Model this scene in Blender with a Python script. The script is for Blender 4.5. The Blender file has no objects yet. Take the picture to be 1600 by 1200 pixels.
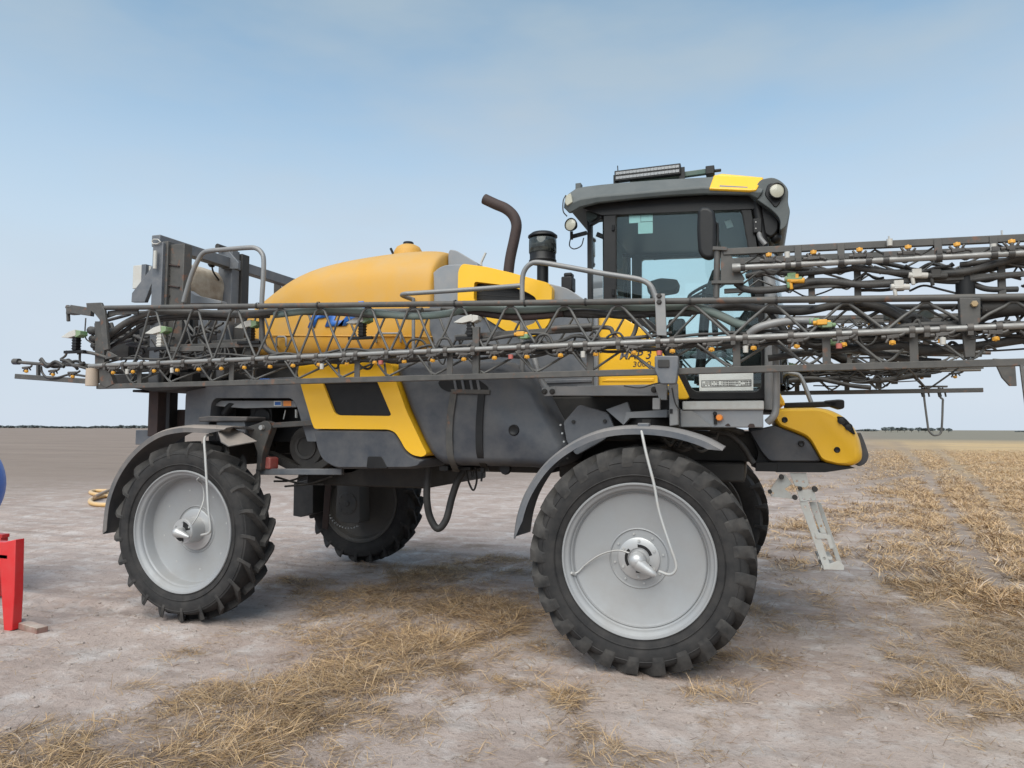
import bpy, bmesh, math, random
import numpy as np
from mathutils import Vector, Matrix, noise as mnoise

R = math.radians
SC = bpy.context.scene
COL = SC.collection

# ------------------------------------------------------------------ camera
F_PX, CAM = 1101.4, Vector((.8903, -5.5926, 1.9169))
YAW, PITCH, ROLL = .3314, .0633, .003
FW = Vector((-math.sin(YAW) * math.cos(PITCH), math.cos(YAW) * math.cos(PITCH), math.sin(PITCH)))
_r = Vector((math.cos(YAW), math.sin(YAW), 0)); _u = _r.cross(FW)
RT = _r * math.cos(ROLL) + _u * math.sin(ROLL)
UP = _u * math.cos(ROLL) - _r * math.sin(ROLL)
cd = bpy.data.cameras.new('camera'); cd.sensor_width = 36; cd.lens = 36 * F_PX / 1600
cd.clip_start = .05; cd.clip_end = 20000
cam = bpy.data.objects.new('camera', cd); COL.objects.link(cam)
m = Matrix((RT, UP, -FW)).transposed().to_4x4(); m.translation = CAM
cam.matrix_world = m
SC.camera = cam

# ------------------------------------------------------------------ sky, sun, exposure
SUN_EL, SUN_AZ = R(50), R(180)          # azimuth measured from +Y towards +X: light comes from behind the camera, left
w = bpy.data.worlds.new('World'); SC.world = w; w.use_nodes = True
nt = w.node_tree; N = nt.nodes; L = nt.links; N.clear()
out = N.new('ShaderNodeOutputWorld'); bg = N.new('ShaderNodeBackground'); bg.inputs[1].default_value = .13
sky = N.new('ShaderNodeTexSky'); sky.sky_type = 'NISHITA'; sky.sun_disc = False
sky.sun_elevation = SUN_EL; sky.sun_rotation = SUN_AZ; sky.air_density = 1.0; sky.dust_density = 1.0; sky.ozone_density = 1.6
tc = N.new('ShaderNodeTexCoord')
# thin high cloud: stretched noise on the sky directions, thicker towards the horizon
sep = N.new('ShaderNodeSeparateXYZ'); L.new(tc.outputs['Generated'], sep.inputs[0])
mp = N.new('ShaderNodeMapping'); mp.inputs['Scale'].default_value = (1.3, 1.3, 4.2); mp.inputs['Rotation'].default_value = (.0, .22, .3)
L.new(tc.outputs['Generated'], mp.inputs[0])
nz = N.new('ShaderNodeTexNoise'); nz.inputs['Scale'].default_value = 1.5; nz.inputs['Detail'].default_value = 5; nz.inputs['Roughness'].default_value = .52
L.new(mp.outputs[0], nz.inputs[0])
cr = N.new('ShaderNodeMapRange'); cr.inputs[1].default_value = .40; cr.inputs[2].default_value = .66; cr.inputs[3].default_value = .0; cr.inputs[4].default_value = .75
L.new(nz.outputs[0], cr.inputs[0])
hz = N.new('ShaderNodeMapRange'); hz.interpolation_type = 'SMOOTHSTEP'
hz.inputs[1].default_value = .62; hz.inputs[2].default_value = .08; hz.inputs[3].default_value = 0.0; hz.inputs[4].default_value = .97
L.new(sep.outputs[2], hz.inputs[0])
nz2 = N.new('ShaderNodeTexNoise'); nz2.inputs['Scale'].default_value = 1.1; nz2.inputs['Detail'].default_value = 4
L.new(mp.outputs[0], nz2.inputs[0])
cc = N.new('ShaderNodeMix'); cc.data_type = 'RGBA'
cc.inputs[6].default_value = (3.4, 4.2, 4.95, 1); cc.inputs[7].default_value = (4.6, 4.85, 5.4, 1)
L.new(nz2.outputs[0], cc.inputs[0])
mix = N.new('ShaderNodeMix'); mix.data_type = 'RGBA'
m1 = N.new('ShaderNodeMix'); m1.data_type = 'RGBA'; m1.inputs[7].default_value = (2.6, 3.25, 3.75, 1)
tint = N.new('ShaderNodeMix'); tint.data_type = 'RGBA'; tint.blend_type = 'MULTIPLY'; tint.inputs[0].default_value = 1; tint.inputs[7].default_value = (1.06, 1.34, 1.22, 1)
L.new(sky.outputs[0], tint.inputs[6])
L.new(cr.outputs[0], m1.inputs[0]); L.new(tint.outputs[2], m1.inputs[6])
L.new(hz.outputs[0], mix.inputs[0]); L.new(m1.outputs[2], mix.inputs[6]); L.new(cc.outputs[2], mix.inputs[7])
L.new(mix.outputs[2], bg.inputs[0]); L.new(bg.outputs[0], out.inputs[0])

sl = bpy.data.lights.new('sun', 'SUN'); sl.energy = 3.1; sl.angle = R(60); sl.color = (1, .95, .88)
so = bpy.data.objects.new('sun', sl); COL.objects.link(so)
sd = Vector((math.sin(SUN_AZ) * math.cos(SUN_EL), math.cos(SUN_AZ) * math.cos(SUN_EL), math.sin(SUN_EL)))
so.rotation_euler = (-sd).to_track_quat('-Z', 'Y').to_euler()

vs = SC.view_settings
vs.view_transform = 'Standard'; vs.look = 'None'; vs.gamma = 1; vs.use_curve_mapping = False
vs.exposure = 0.30

# ------------------------------------------------------------------ helpers
def P(px, py, Y):
    "point of the plane y = Y seen at photograph position (px, py)"
    d = FW + RT * ((px - 800) / F_PX) - UP * ((py - 600) / F_PX)
    return CAM + d * ((Y - CAM.y) / d.y)
def G(px, py, z=0.0):
    d = FW + RT * ((px - 800) / F_PX) - UP * ((py - 600) / F_PX)
    return CAM + d * ((z - CAM.z) / d.z)
def PP(pts, Y): return [P(a, b, Y) for a, b in pts]
def XZ(pts, Y): return [(q.x, q.z) for q in PP(pts, Y)]

def finish(me, name, mat, parent, smooth=0, bevel=0, seg=2, loc=None):
    o = bpy.data.objects.new(name, me); COL.objects.link(o)
    if mat is not None and not me.materials: me.materials.append(mat)
    if parent: o.parent = parent
    if loc is not None: o.location = loc
    if smooth:
        me.polygons.foreach_set('use_smooth', [True] * len(me.polygons))
        if smooth < 170: me.set_sharp_from_angle(angle=R(smooth))
    if bevel:
        b = o.modifiers.new('bevel', 'BEVEL'); b.width = bevel; b.segments = seg; b.limit_method = 'ANGLE'; b.angle_limit = R(35)
        b.harden_normals = False
        if not smooth:
            me.polygons.foreach_set('use_smooth', [True] * len(me.polygons)); me.set_sharp_from_angle(angle=R(32))
    return o

class MB:
    "collects simple shapes, builds one mesh object"
    def __init__(s): s.v = []; s.f = []
    def add(s, v, f):
        k = len(s.v); s.v += [tuple(a) for a in v]; s.f += [tuple(i + k for i in q) for q in f]; return s
    def box(s, a, b):
        x0, y0, z0 = a; x1, y1, z1 = b
        return s.add([(x0,y0,z0),(x1,y0,z0),(x1,y1,z0),(x0,y1,z0),(x0,y0,z1),(x1,y0,z1),(x1,y1,z1),(x0,y1,z1)],
                     [(3,2,1,0),(4,5,6,7),(0,1,5,4),(1,2,6,5),(2,3,7,6),(3,0,4,7)])
    def bar(s, p, q, w, h, up=(0, 0, 1)):
        "rectangular bar from p to q, w across, h along up"
        p = Vector(p); q = Vector(q); d = (q - p).normalized(); up = Vector(up)
        sd_ = d.cross(up)
        if sd_.length < 1e-4: sd_ = d.cross(Vector((0, 1, 0)))
        sd_.normalize(); u = sd_.cross(d)
        a = sd_ * w / 2; b = u * h / 2
        return s.add([p-a-b, p+a-b, p+a+b, p-a+b, q-a-b, q+a-b, q+a+b, q-a+b],
                     [(3,2,1,0),(4,5,6,7),(0,1,5,4),(1,2,6,5),(2,3,7,6),(3,0,4,7)])
    def tube(s, pts, r, n=10, smooth=0, closed=False, r2=None):
        pts = [Vector(p) for p in pts]
        if smooth and len(pts) > 2: pts = spline(pts, smooth, closed)
        m = len(pts); T = []
        for i in range(m):
            a = pts[i - 1] if (i or closed) else pts[0]; b = pts[(i + 1) % m] if (i < m - 1 or closed) else pts[-1]
            T.append((b - a).normalized())
        nrm = T[0].cross(Vector((0, 0, 1)))
        if nrm.length < .1: nrm = T[0].cross(Vector((0, 1, 0)))
        nrm.normalize(); vs_ = []
        for i in range(m):
            nrm = (nrm - T[i] * nrm.dot(T[i])).normalized(); bn = T[i].cross(nrm)
            rr = r if r2 is None else r + (r2 - r) * i / (m - 1)
            for k in range(n):
                a = 2 * math.pi * k / n
                vs_.append(pts[i] + nrm * (math.cos(a) * rr) + bn * (math.sin(a) * rr))
        fs = []
        for i in range(m if closed else m - 1):
            j = (i + 1) % m
            for k in range(n):
                l = (k + 1) % n; fs.append((i*n+k, i*n+l, j*n+l, j*n+k))
        if not closed:
            fs.append(tuple(range(n - 1, -1, -1))); fs.append(tuple((m-1)*n + k for k in range(n)))
        return s.add(vs_, fs)
    def lathe(s, prof, n=32, c=(0, 0, 0), ax='y', cap=False):
        "prof: (radius, along) pairs, revolved round the axis through c"
        vs_ = []
        for k in range(n):
            a = 2 * math.pi * k / n; ca, sa = math.cos(a), math.sin(a)
            for r, t in prof:
                q = {'y': (r*ca, t, r*sa), 'z': (r*ca, r*sa, t), 'x': (t, r*ca, r*sa)}[ax]
                vs_.append((c[0]+q[0], c[1]+q[1], c[2]+q[2]))
        m_ = len(prof); fs = []
        for k in range(n):
            l = (k + 1) % n
            for i in range(m_ - 1):
                q = (k*m_+i, l*m_+i, l*m_+i+1, k*m_+i+1)
                fs.append(q if ax != 'y' else q[::-1])
        if cap:
            fs.append(tuple(k*m_ for k in range(n))); fs.append(tuple(k*m_+m_-1 for k in range(n))[::-1])
        return s.add(vs_, fs)
    def prism(s, loops, y0, y1):
        "loops: outline (x, z) and optional holes, extruded from y0 to y1"
        if not isinstance(loops[0][0], (tuple, list)): loops = [loops]
        bm = bmesh.new(); es = []
        for lp in loops:
            vv = [bm.verts.new((x, y0, z)) for x, z in lp]
            for i in range(len(vv)): es.append(bm.edges.new((vv[i], vv[(i + 1) % len(vv)])))
        if len(loops) == 1: bm.faces.new(bm.verts[:])
        else: bmesh.ops.triangle_fill(bm, use_beauty=True, edges=es)
        g = bmesh.ops.extrude_face_region(bm, geom=bm.faces[:])
        bmesh.ops.translate(bm, vec=(0, y1 - y0, 0), verts=[e for e in g['geom'] if isinstance(e, bmesh.types.BMVert)])
        bmesh.ops.recalc_face_normals(bm, faces=bm.faces[:])
        bm.verts.index_update()
        s.add([v.co[:] for v in bm.verts], [[v.index for v in f.verts] for f in bm.faces]); bm.free()
        return s
    def sphere(s, c, r, n=12):
        prof = [(max(1e-4, math.cos(a)) * 1.0, math.sin(a)) for a in np.linspace(-math.pi/2, math.pi/2, n//2+1)]
        rx, ry, rz = (r, r, r) if not isinstance(r, (tuple, list)) else r
        k = len(s.v); s.lathe([(p_[0], p_[1]) for p_ in prof], n, ax='z')
        s.v[k:] = [(c[0]+x*rx, c[1]+y*ry, c[2]+z*rz) for x, y, z in s.v[k:]]
        return s
    def build(s, name, mat, parent=None, smooth=0, bevel=0, seg=2, loc=None):
        me = bpy.data.meshes.new(name); me.from_pydata(s.v, [], s.f); me.update()
        return finish(me, name, mat, parent, smooth, bevel, seg, loc)

def spline(pts, k=6, closed=False):
    n = len(pts); o = []
    for i in range(n if closed else n - 1):
        p0 = pts[i-1] if (i or closed) else pts[0]*2 - pts[1]
        p1 = pts[i]; p2 = pts[(i+1) % n]
        p3 = pts[(i+2) % n] if (i < n-2 or closed) else pts[-1]*2 - pts[-2]
        for j in range(k):
            t = j / k
            o.append(.5*((2*p1) + (p2-p0)*t + (2*p0-5*p1+4*p2-p3)*t*t + (3*p1-p0-3*p2+p3)*t**3))
    if not closed: o.append(pts[-1])
    return o

def rounded(poly, r, n=4):
    "round the corners of an (x, z) outline; r one radius or one per corner"
    o = []; m_ = len(poly)
    for i in range(m_):
        p = Vector(poly[i]); a = Vector(poly[i-1]); b = Vector(poly[(i+1) % m_])
        rr = r[i] if isinstance(r, (list, tuple)) else r
        da = (a-p); db = (b-p); d = min(rr, da.length*.45, db.length*.45)
        if d < 1e-4: o.append(tuple(p)); continue
        s_ = p + da.normalized()*d; e = p + db.normalized()*d
        for j in range(n+1):
            t = j/n; o.append(tuple(s_*(1-t)**2 + p*2*t*(1-t) + e*t*t))
    return o

def empty(name, loc=(0, 0, 0), parent=None):
    o = bpy.data.objects.new(name, None); COL.objects.link(o); o.location = loc; o.empty_display_size = .2
    if parent: o.parent = parent
    return o
def tag(o, label, cat=None, group=None, kind=None):
    o['label'] = label
    if cat: o['category'] = cat
    if group: o['group'] = group
    if kind: o['kind'] = kind
    return o

# ------------------------------------------------------------------ materials
def mat(name, col, rough=.5, metal=0., dust=.25, dcol=(.42, .36, .31), bump=.15, scale=6., var=.12, coat=0., top=.35, spec=.5, rust=0.):
    m_ = bpy.data.materials.new(name); m_.use_nodes = True
    t = m_.node_tree; n = t.nodes; l = t.links; b = n['Principled BSDF']
    b.inputs['Metallic'].default_value = metal; b.inputs['Specular IOR Level'].default_value = spec
    b.inputs['Coat Weight'].default_value = coat; b.inputs['Coat Roughness'].default_value = .15
    geo = n.new('ShaderNodeNewGeometry'); tcx = n.new('ShaderNodeTexCoord')
    a = n.new('ShaderNodeTexNoise'); a.inputs['Scale'].default_value = scale; a.inputs['Detail'].default_value = 6; a.inputs['Roughness'].default_value = .62
    l.new(tcx.outputs['Object'], a.inputs[0])
    a2 = n.new('ShaderNodeTexNoise'); a2.inputs['Scale'].default_value = scale * .23; a2.inputs['Detail'].default_value = 3
    l.new(tcx.outputs['Object'], a2.inputs[0])
    # colour variation
    c1 = n.new('ShaderNodeMix'); c1.data_type = 'RGBA'
    c1.inputs[6].default_value = tuple(x*(1-var) for x in col) + (1,); c1.inputs[7].default_value = tuple(min(1, x*(1+var)) for x in col) + (1,)
    l.new(a2.outputs[0], c1.inputs[0]); last = c1
    if rust:
        rn = n.new('ShaderNodeTexNoise'); rn.inputs['Scale'].default_value = scale*1.4; rn.inputs['Detail'].default_value = 8
        l.new(tcx.outputs['Object'], rn.inputs[0])
        rm = n.new('ShaderNodeMapRange'); rm.inputs[1].default_value = .62 - rust*.2; rm.inputs[2].default_value = .7 - rust*.1
        l.new(rn.outputs[0], rm.inputs[0])
        c3 = n.new('ShaderNodeMix'); c3.data_type = 'RGBA'; l.new(rm.outputs[0], c3.inputs[0]); l.new(last.outputs[2], c3.inputs[6])
        c3.inputs[7].default_value = (.13, .06, .035, 1); last = c3
    # dust: patchy, more on faces that look up
    sp = n.new('ShaderNodeSeparateXYZ'); l.new(geo.outputs['Normal'], sp.inputs[0])
    up = n.new('ShaderNodeMapRange'); up.inputs[1].default_value = .1; up.inputs[2].default_value = 1; up.inputs[3].default_value = 0; up.inputs[4].default_value = top
    l.new(sp.outputs[2], up.inputs[0])
    d1 = n.new('ShaderNodeMapRange'); d1.inputs[1].default_value = .32; d1.inputs[2].default_value = .78; d1.inputs[3].default_value = 0; d1.inputs[4].default_value = dust*1.8
    l.new(a.outputs[0], d1.inputs[0])
    ad = n.new('ShaderNodeMath'); ad.operation = 'ADD'; ad.use_clamp = True; l.new(up.outputs[0], ad.inputs[0]); l.new(d1.outputs[0], ad.inputs[1])
    c2 = n.new('ShaderNodeMix'); c2.data_type = 'RGBA'; l.new(ad.outputs[0], c2.inputs[0]); l.new(last.outputs[2], c2.inputs[6]); c2.inputs[7].default_value = dcol + (1,)
    l.new(c2.outputs[2], b.inputs['Base Color'])
    rr = n.new('ShaderNodeMapRange'); rr.inputs[3].default_value = rough; rr.inputs[4].default_value = min(1, rough + .45)
    l.new(ad.outputs[0], rr.inputs[0]); l.new(rr.outputs[0], b.inputs['Roughness'])
    if metal:
        mm = n.new('ShaderNodeMapRange'); mm.inputs[3].default_value = metal; mm.inputs[4].default_value = 0
        l.new(ad.outputs[0], mm.inputs[0]); l.new(mm.outputs[0], b.inputs['Metallic'])
    if bump:
        bp = n.new('ShaderNodeBump'); bp.inputs['Strength'].default_value = bump; bp.inputs['Distance'].default_value = .01
        l.new(a.outputs[0], bp.inputs['Height']); l.new(bp.outputs[0], b.inputs['Normal'])
    return m_

M = {}
M['yellow']  = mat('yellow_paint', (.84, .46, .008), .36, dust=.05, coat=.25, top=.06, var=.05, bump=.04, dcol=(.62, .44, .2))
M['tank']    = mat('tank_plastic', (.57, .285, .018), .52, dust=.3, top=.32, var=.12, bump=.12, dcol=(.46, .32, .17), scale=2.6)
M['grey']    = mat('grey_paint', (.092, .102, .118), .45, dust=.18, top=.28, dcol=(.34, .31, .29))
M['lgrey']   = mat('light_grey_panel', (.21, .225, .245), .5, dust=.15, top=.2)
M['dplastic']= mat('dark_grey_plastic', (.037, .043, .056), .45, dust=.3, top=.3, dcol=(.17, .16, .152), bump=.25, scale=4)
M['black']   = mat('black_plastic', (.009, .009, .010), .42, dust=.05, top=.12, dcol=(.10, .092, .085), spec=.3)
M['deep']    = mat('dark_machinery', (.020, .019, .019), .6, dust=.2, top=.3, dcol=(.10, .088, .075))
M['steel']   = mat('boom_steel', (.052, .051, .049), .5, dust=.24, top=.35, dcol=(.165, .147, .13), scale=9, rust=.12)
M['rod']     = mat('boom_rod', (.095, .095, .093), .45, metal=.3, dust=.22, top=.25, dcol=(.22, .20, .18), scale=12)
M['alu']     = mat('pipe_aluminium', (.27, .27, .265), .38, metal=.7, dust=.35, top=.25, dcol=(.24, .22, .20), scale=10)
M['galv']    = mat('galvanised', (.42, .43, .43), .5, metal=.35, dust=.25, top=.3, scale=14)
M['rail']    = mat('rail_paint', (.2, .205, .21), .4, metal=.2, dust=.16, top=.2)
M['hose']    = mat('black_hose', (.018, .018, .019), .5, dust=.25, top=.35, dcol=(.16, .145, .13), scale=10)
M['ghose']   = mat('green_grey_hose', (.12, .165, .15), .55, dust=.3, top=.3, dcol=(.22, .22, .20), scale=8)
M['fit']     = mat('nozzle_fitting', (.02, .02, .021), .45, dust=.12, top=.2)
M['ycap']    = mat('nozzle_cap', (.70, .33, .012), .45, dust=.2, top=.2, dcol=(.3, .22, .15))
M['rcap']    = mat('red_plastic', (.42, .04, .03), .5, dust=.25, top=.15)
M['white']   = mat('white_plastic', (.5, .5, .47), .5, dust=.35, top=.25)
M['green']   = mat('green_plastic', (.09, .24, .08), .5, dust=.35, top=.15)
M['rim']     = mat('rim_silver', (.30, .31, .322), .45, metal=.2, dust=.32, top=.12, dcol=(.24, .222, .205), bump=.08, scale=3.2)
M['hub']     = mat('hub_silver', (.45, .455, .46), .34, metal=.5, dust=.1, top=.1, bump=.03)
M['tyre']    = mat('tyre_rubber', (.017, .017, .018), .75, dust=.32, top=.15, dcol=(.075, .069, .065), bump=.35, scale=7, spec=.3)
M['lug']     = mat('lug_rubber', (.024, .0235, .024), .8, dust=.38, top=.2, dcol=(.098, .09, .083), bump=.3, scale=9, spec=.3)
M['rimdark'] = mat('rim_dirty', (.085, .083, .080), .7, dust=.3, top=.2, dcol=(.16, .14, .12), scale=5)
M['rubber']  = mat('rubber', (.016, .016, .017), .6, dust=.15, top=.2, dcol=(.12, .11, .1))
M['fender']  = mat('fender_plastic', (.082, .093, .110), .5, dust=.2, top=.35, dcol=(.36, .32, .29), scale=4)
M['dusty']   = mat('dusty_fender', (.085, .087, .092), .6, dust=.28, top=.55, dcol=(.32, .27, .235), scale=4)
M['rust']    = mat('rusty_pipe', (.035, .022, .020), .7, dust=.25, top=.1, dcol=(.09, .055, .045), scale=12)
M['bag']     = mat('dirty_cover', (.50, .44, .36), .85, dust=.5, dcol=(.16, .1, .06), bump=.5, scale=5, top=0)
M['lamp']    = mat('lamp_lens', (.42, .41, .33), .12, dust=.12, top=.05, bump=0)
M['led']     = mat('led_lens', (.20, .21, .22), .2, dust=.1, bump=0, metal=.3)
M['amber']   = mat('amber_lens', (.85, .26, .03), .2, dust=.05, bump=0)
M['blue']    = mat('blue_paint', (.010, .14, .60), .38, dust=.06, top=.1, bump=.04)
M['decal']   = mat('blue_decal', (.008, .12, .46), .45, dust=.1, bump=0)
M['dkdecal'] = mat('dark_decal', (.045, .042, .05), .45, dust=.03, bump=0)
M['paper']   = mat('notice_paper', (.55, .72, .70), .7, dust=.05, bump=0)
M['plate']   = mat('notice_plate', (.68, .70, .68), .6, dust=.15, bump=0)
M['red']     = mat('red_paint', (.60, .012, .016), .38, dust=.06, top=.1, coat=.15, bump=.04)
M['primer']  = mat('rusty_foot', (.22, .09, .07), .7, dust=.4, top=.4, rust=.4)
M['yhose']   = mat('yellow_hose', (.62, .38, .14), .6, dust=.2)
M['fabric']  = mat('seat_fabric', (.03, .032, .036), .9, dust=.1, bump=.3)
M['liner']   = mat('cab_lining', (.055, .08, .085), .8, dust=.0, bump=.1, top=0)
M['roof']    = mat('roof_grey', (.054, .065, .067), .5, dust=.16, top=.3, dcol=(.20, .20, .19), scale=4)

def glass(name, tint, gl=.06):
    m_ = bpy.data.materials.new(name); m_.use_nodes = True
    t = m_.node_tree; n = t.nodes; l = t.links; n.clear()
    o = n.new('ShaderNodeOutputMaterial'); tr = n.new('ShaderNodeBsdfTransparent'); tr.inputs[0].default_value = tint + (1,)
    g = n.new('ShaderNodeBsdfGlossy'); g.inputs['Roughness'].default_value = .03; g.inputs[0].default_value = (.95, 1, 1, 1)
    fr = n.new('ShaderNodeFresnel'); fr.inputs[0].default_value = 1.5
    ds = n.new('ShaderNodeBsdfDiffuse'); ds.inputs[0].default_value = (.34, .37, .36, 1)
    a = n.new('ShaderNodeMixShader'); l.new(fr.outputs[0], a.inputs[0]); l.new(tr.outputs[0], a.inputs[1]); l.new(g.outputs[0], a.inputs[2])
    # a film of dust
    nz_ = n.new('ShaderNodeTexNoise'); nz_.inputs['Scale'].default_value = 5; nz_.inputs['Detail'].default_value = 6
    mr = n.new('ShaderNodeMapRange'); mr.inputs[1].default_value = .3; mr.inputs[2].default_value = .8; mr.inputs[3].default_value = gl*.4; mr.inputs[4].default_value = gl*2
    l.new(nz_.outputs[0], mr.inputs[0])
    b = n.new('ShaderNodeMixShader'); l.new(mr.outputs[0], b.inputs[0]); l.new(a.outputs[0], b.inputs[1]); l.new(ds.outputs[0], b.inputs[2])
    l.new(b.outputs[0], o.inputs[0]); return m_
M['glass'] = glass('cab_glass', (.91, .983, .98), .008)
M['smoke'] = glass('smoked_louvre', (.05, .05, .055), .1)

# ------------------------------------------------------------------ ground
rng = np.random.default_rng(7)
_LAT = rng.random((256, 256))
def vn(x, y, s, o=0):
    "value noise in 0..1, numpy arrays, feature size s metres"
    x = np.asarray(x)/s + 17.3*o + 500; y = np.asarray(y)/s + 9.1*o + 500
    i = np.floor(x).astype(int); j = np.floor(y).astype(int); u = x-i; v = y-j
    u = u*u*(3-2*u); v = v*v*(3-2*v)
    a = _LAT[i % 256, j % 256]; b = _LAT[(i+1) % 256, j % 256]; c = _LAT[i % 256, (j+1) % 256]; d = _LAT[(i+1) % 256, (j+1) % 256]
    return (a*(1-u)+b*u)*(1-v) + (c*(1-u)+d*u)*v
def fbm(x, y, s, o=0): return (vn(x,y,s,o)*.5 + vn(x,y,s/2,o+1)*.28 + vn(x,y,s/4.1,o+2)*.15 + vn(x,y,s/9,o+3)*.07)

# where dry straw lies: patches on the ground (photograph position, size along / across in px, weight), each turned into a place on the ground
SPOTS = [(120,1190,200,60,1),(330,1150,230,60,1),(480,1110,190,50,1),(560,1055,140,45,1),(650,1000,150,40,1),(760,960,130,40,.95),(600,930,110,22,.75),
         (470,920,60,14,.7),(240,1060,35,14,.7),(310,1030,30,8,.6),(520,955,60,14,.6),(880,1105,60,30,.85),(960,1180,170,30,.6),(600,1195,60,20,.7),(790,1050,40,16,.5),
         (1480,1090,110,42,.9),(1560,1120,80,45,.9),(1570,920,80,70,1.2),(1490,900,110,42,1),(1420,870,130,35,.8),(1340,880,120,26,.6),(1240,880,60,20,.6),
         (1260,830,90,26,.75),(1340,800,90,22,.7),(1450,800,110,22,.7),(1230,760,60,14,.6),(1500,745,130,22,.95),(1560,715,110,14,1),(1440,700,90,9,.9),(1570,765,60,14,1),
         (1330,960,60,24,.5),(1180,1010,90,20,.55),(1060,1045,110,16,.5),(1240,1000,70,18,.5),(1390,1010,80,20,.5),(1550,1010,80,40,.8),(1110,1190,60,16,.4),
         (700,850,60,10,.55),(760,880,70,12,.65),(690,900,90,16,.75),(560,880,60,10,.6)]
SP = []
for a, b, sa, sb, wt in SPOTS:
    c = G(a, b); e = G(a+sa, b); f2 = G(a, min(b+sb, 1290)); f3 = G(a, max(b-sb, 676))
    SP.append((c.x, c.y, Vector((e.x-c.x, e.y-c.y)), Vector(((f2.x-f3.x)/2, (f2.y-f3.y)/2)), wt))
TRK = [[G(*q) for q in ((1560,920),(1508,840),(1480,790),(1452,750),(1425,715),(1395,690))], [G(*q) for q in ((1200,800),(1290,772),(1380,752),(1450,738),(1560,722))], [G(*q) for q in ((1600,840),(1530,760),(1480,715),(1440,688))]]
def track(x, y):
    d = np.zeros_like(x)
    for ln in TRK:
        for p, q in zip(ln[:-1], ln[1:]):
            ex, ey = q.x-p.x, q.y-p.y; L2_ = ex*ex+ey*ey
            t_ = np.clip(((x-p.x)*ex+(y-p.y)*ey)/L2_, 0, 1)
            r_ = np.hypot(x-p.x-t_*ex, y-p.y-t_*ey)
            d = np.maximum(d, np.exp(-(r_/(.13+.005*np.maximum(y, 0)))**2))
    return d*np.clip(.3+1.2*vn(x, y, .5, 70), 0, 1)
def straw(x, y):
    x = np.asarray(x, float); y = np.asarray(y, float); d = np.zeros_like(x)
    wx = x + (vn(x,y,.5,4)-.5)*.7 + (vn(x,y,.17,5)-.5)*.25; wy = y + (vn(x,y,.5,6)-.5)*.7 + (vn(x,y,.17,7)-.5)*.25
    for cx, cy, A, B, wt in SP:
        det = A.x*B.y - A.y*B.x
        u = ((wx-cx)*B.y - (wy-cy)*B.x)/det; v = ((wy-cy)*A.x - (wx-cx)*A.y)/det
        d = np.maximum(d, wt*np.exp(-(u*u+v*v)*.8))
    # the stubble field in front of the machine
    far = 1/(1+np.exp(-((x-1.7) - .13*(y+2))*.9)) * 1/(1+np.exp(-(y-1.2)*.7))
    d = np.maximum(d, far*(.75+.9*fbm(x, y, 2.2, 9)))
    bg_ = np.clip((fbm(x, y, 1.3, 12)-.56)*4, 0, .5) * 1/(1+np.exp(-(x+3.2)*1.5))
    d = np.maximum(d, bg_)
    n_ = .55*fbm(x, y, .6, 15) + .45*fbm(x*1.2, y*.8, .2, 18)
    return np.clip(d*np.clip(.16+(n_-.29)*3.1, 0, 1.5), 0, 1.3) * (1-.85*track(x, y))
def hgt(x, y):
    x = np.asarray(x, float); y = np.asarray(y, float)
    near = np.exp(-((x+1)**2+(y-2)**2)/900.)
    h = (fbm(x, y, 1.6, 20)-.5)*.06 + (fbm(x, y, .35, 24)-.5)*.035 + (vn(x, y, .09, 28)-.5)*.010
    ang = .12; u = x*math.cos(ang)+y*math.sin(ang); v = -x*math.sin(ang)+y*math.cos(ang)
    left = 1/(1+np.exp((x+4.2)*.8))
    h += left*(fbm(u/6, v, .30, 30)-.5)*.11                      # wheel ruts behind the machine
    h += np.clip(straw(x, y), 0, 1)*.012
    # tracks pressed by the machine's own tyres, lug prints included
    for yt in (.17, 3.486, -1.9):
        m_ = np.exp(-((y-yt+.02*np.sin(x*.7))/.19)**4) / (1+np.exp(np.clip((x+4.55)*6, -30, 30)))
        h += -m_*.022 + m_*.012*np.sin((x + .55*np.abs(y-yt))*math.tau/.26) + .012*np.exp(-((np.abs(y-yt)-.24)/.06)**2)/(1+np.exp(np.clip((x+4.55)*6, -30, 30)))
    for wx_, wy_ in WHEELS:                                        # level where the tyres stand
        g = np.exp(-(((x-wx_)/.35)**2+((y-wy_)/.3)**2)); h = h*(1-g)+.004*g
    return h*near
WHEELS = [(0, .17), (-4.49, .17), (0, 3.486), (-4.49, 3.486)]

def axis(lo, hi, step, far, grow):
    a = list(np.arange(lo, hi, step)); s = step
    while a[-1] < far: s *= grow; a.append(a[-1]+s)
    s = step
    while a[0] > -far: s *= grow; a.insert(0, a[0]-s)
    return np.array(a)
gx = axis(-7.5, 5.0, .035, 6000, 1.09); gy = axis(-4.2, 5.5, .035, 6000, 1.09)
X, Y = np.meshgrid(gx, gy); nx, ny = len(gx), len(gy)
Z = hgt(X, Y); ST = straw(X, Y)
vv = np.stack([X, Y, Z], -1).reshape(-1, 3)
idx = np.arange(nx*ny).reshape(ny, nx)
ff = np.stack([idx[:-1,:-1], idx[:-1,1:], idx[1:,1:], idx[1:,:-1]], -1).reshape(-1, 4)
def fast_mesh(name, v, f):
    me = bpy.data.meshes.new(name); k = f.shape[1]
    me.vertices.add(len(v)); me.vertices.foreach_set('co', np.asarray(v, np.float32).ravel())
    me.loops.add(f.size); me.loops.foreach_set('vertex_index', f.astype(np.int32).ravel())
    me.polygons.add(len(f)); me.polygons.foreach_set('loop_start', np.arange(0, f.size, k, dtype=np.int32))
    me.update(calc_edges=True); return me
me = fast_mesh('ground', vv, ff)
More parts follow.
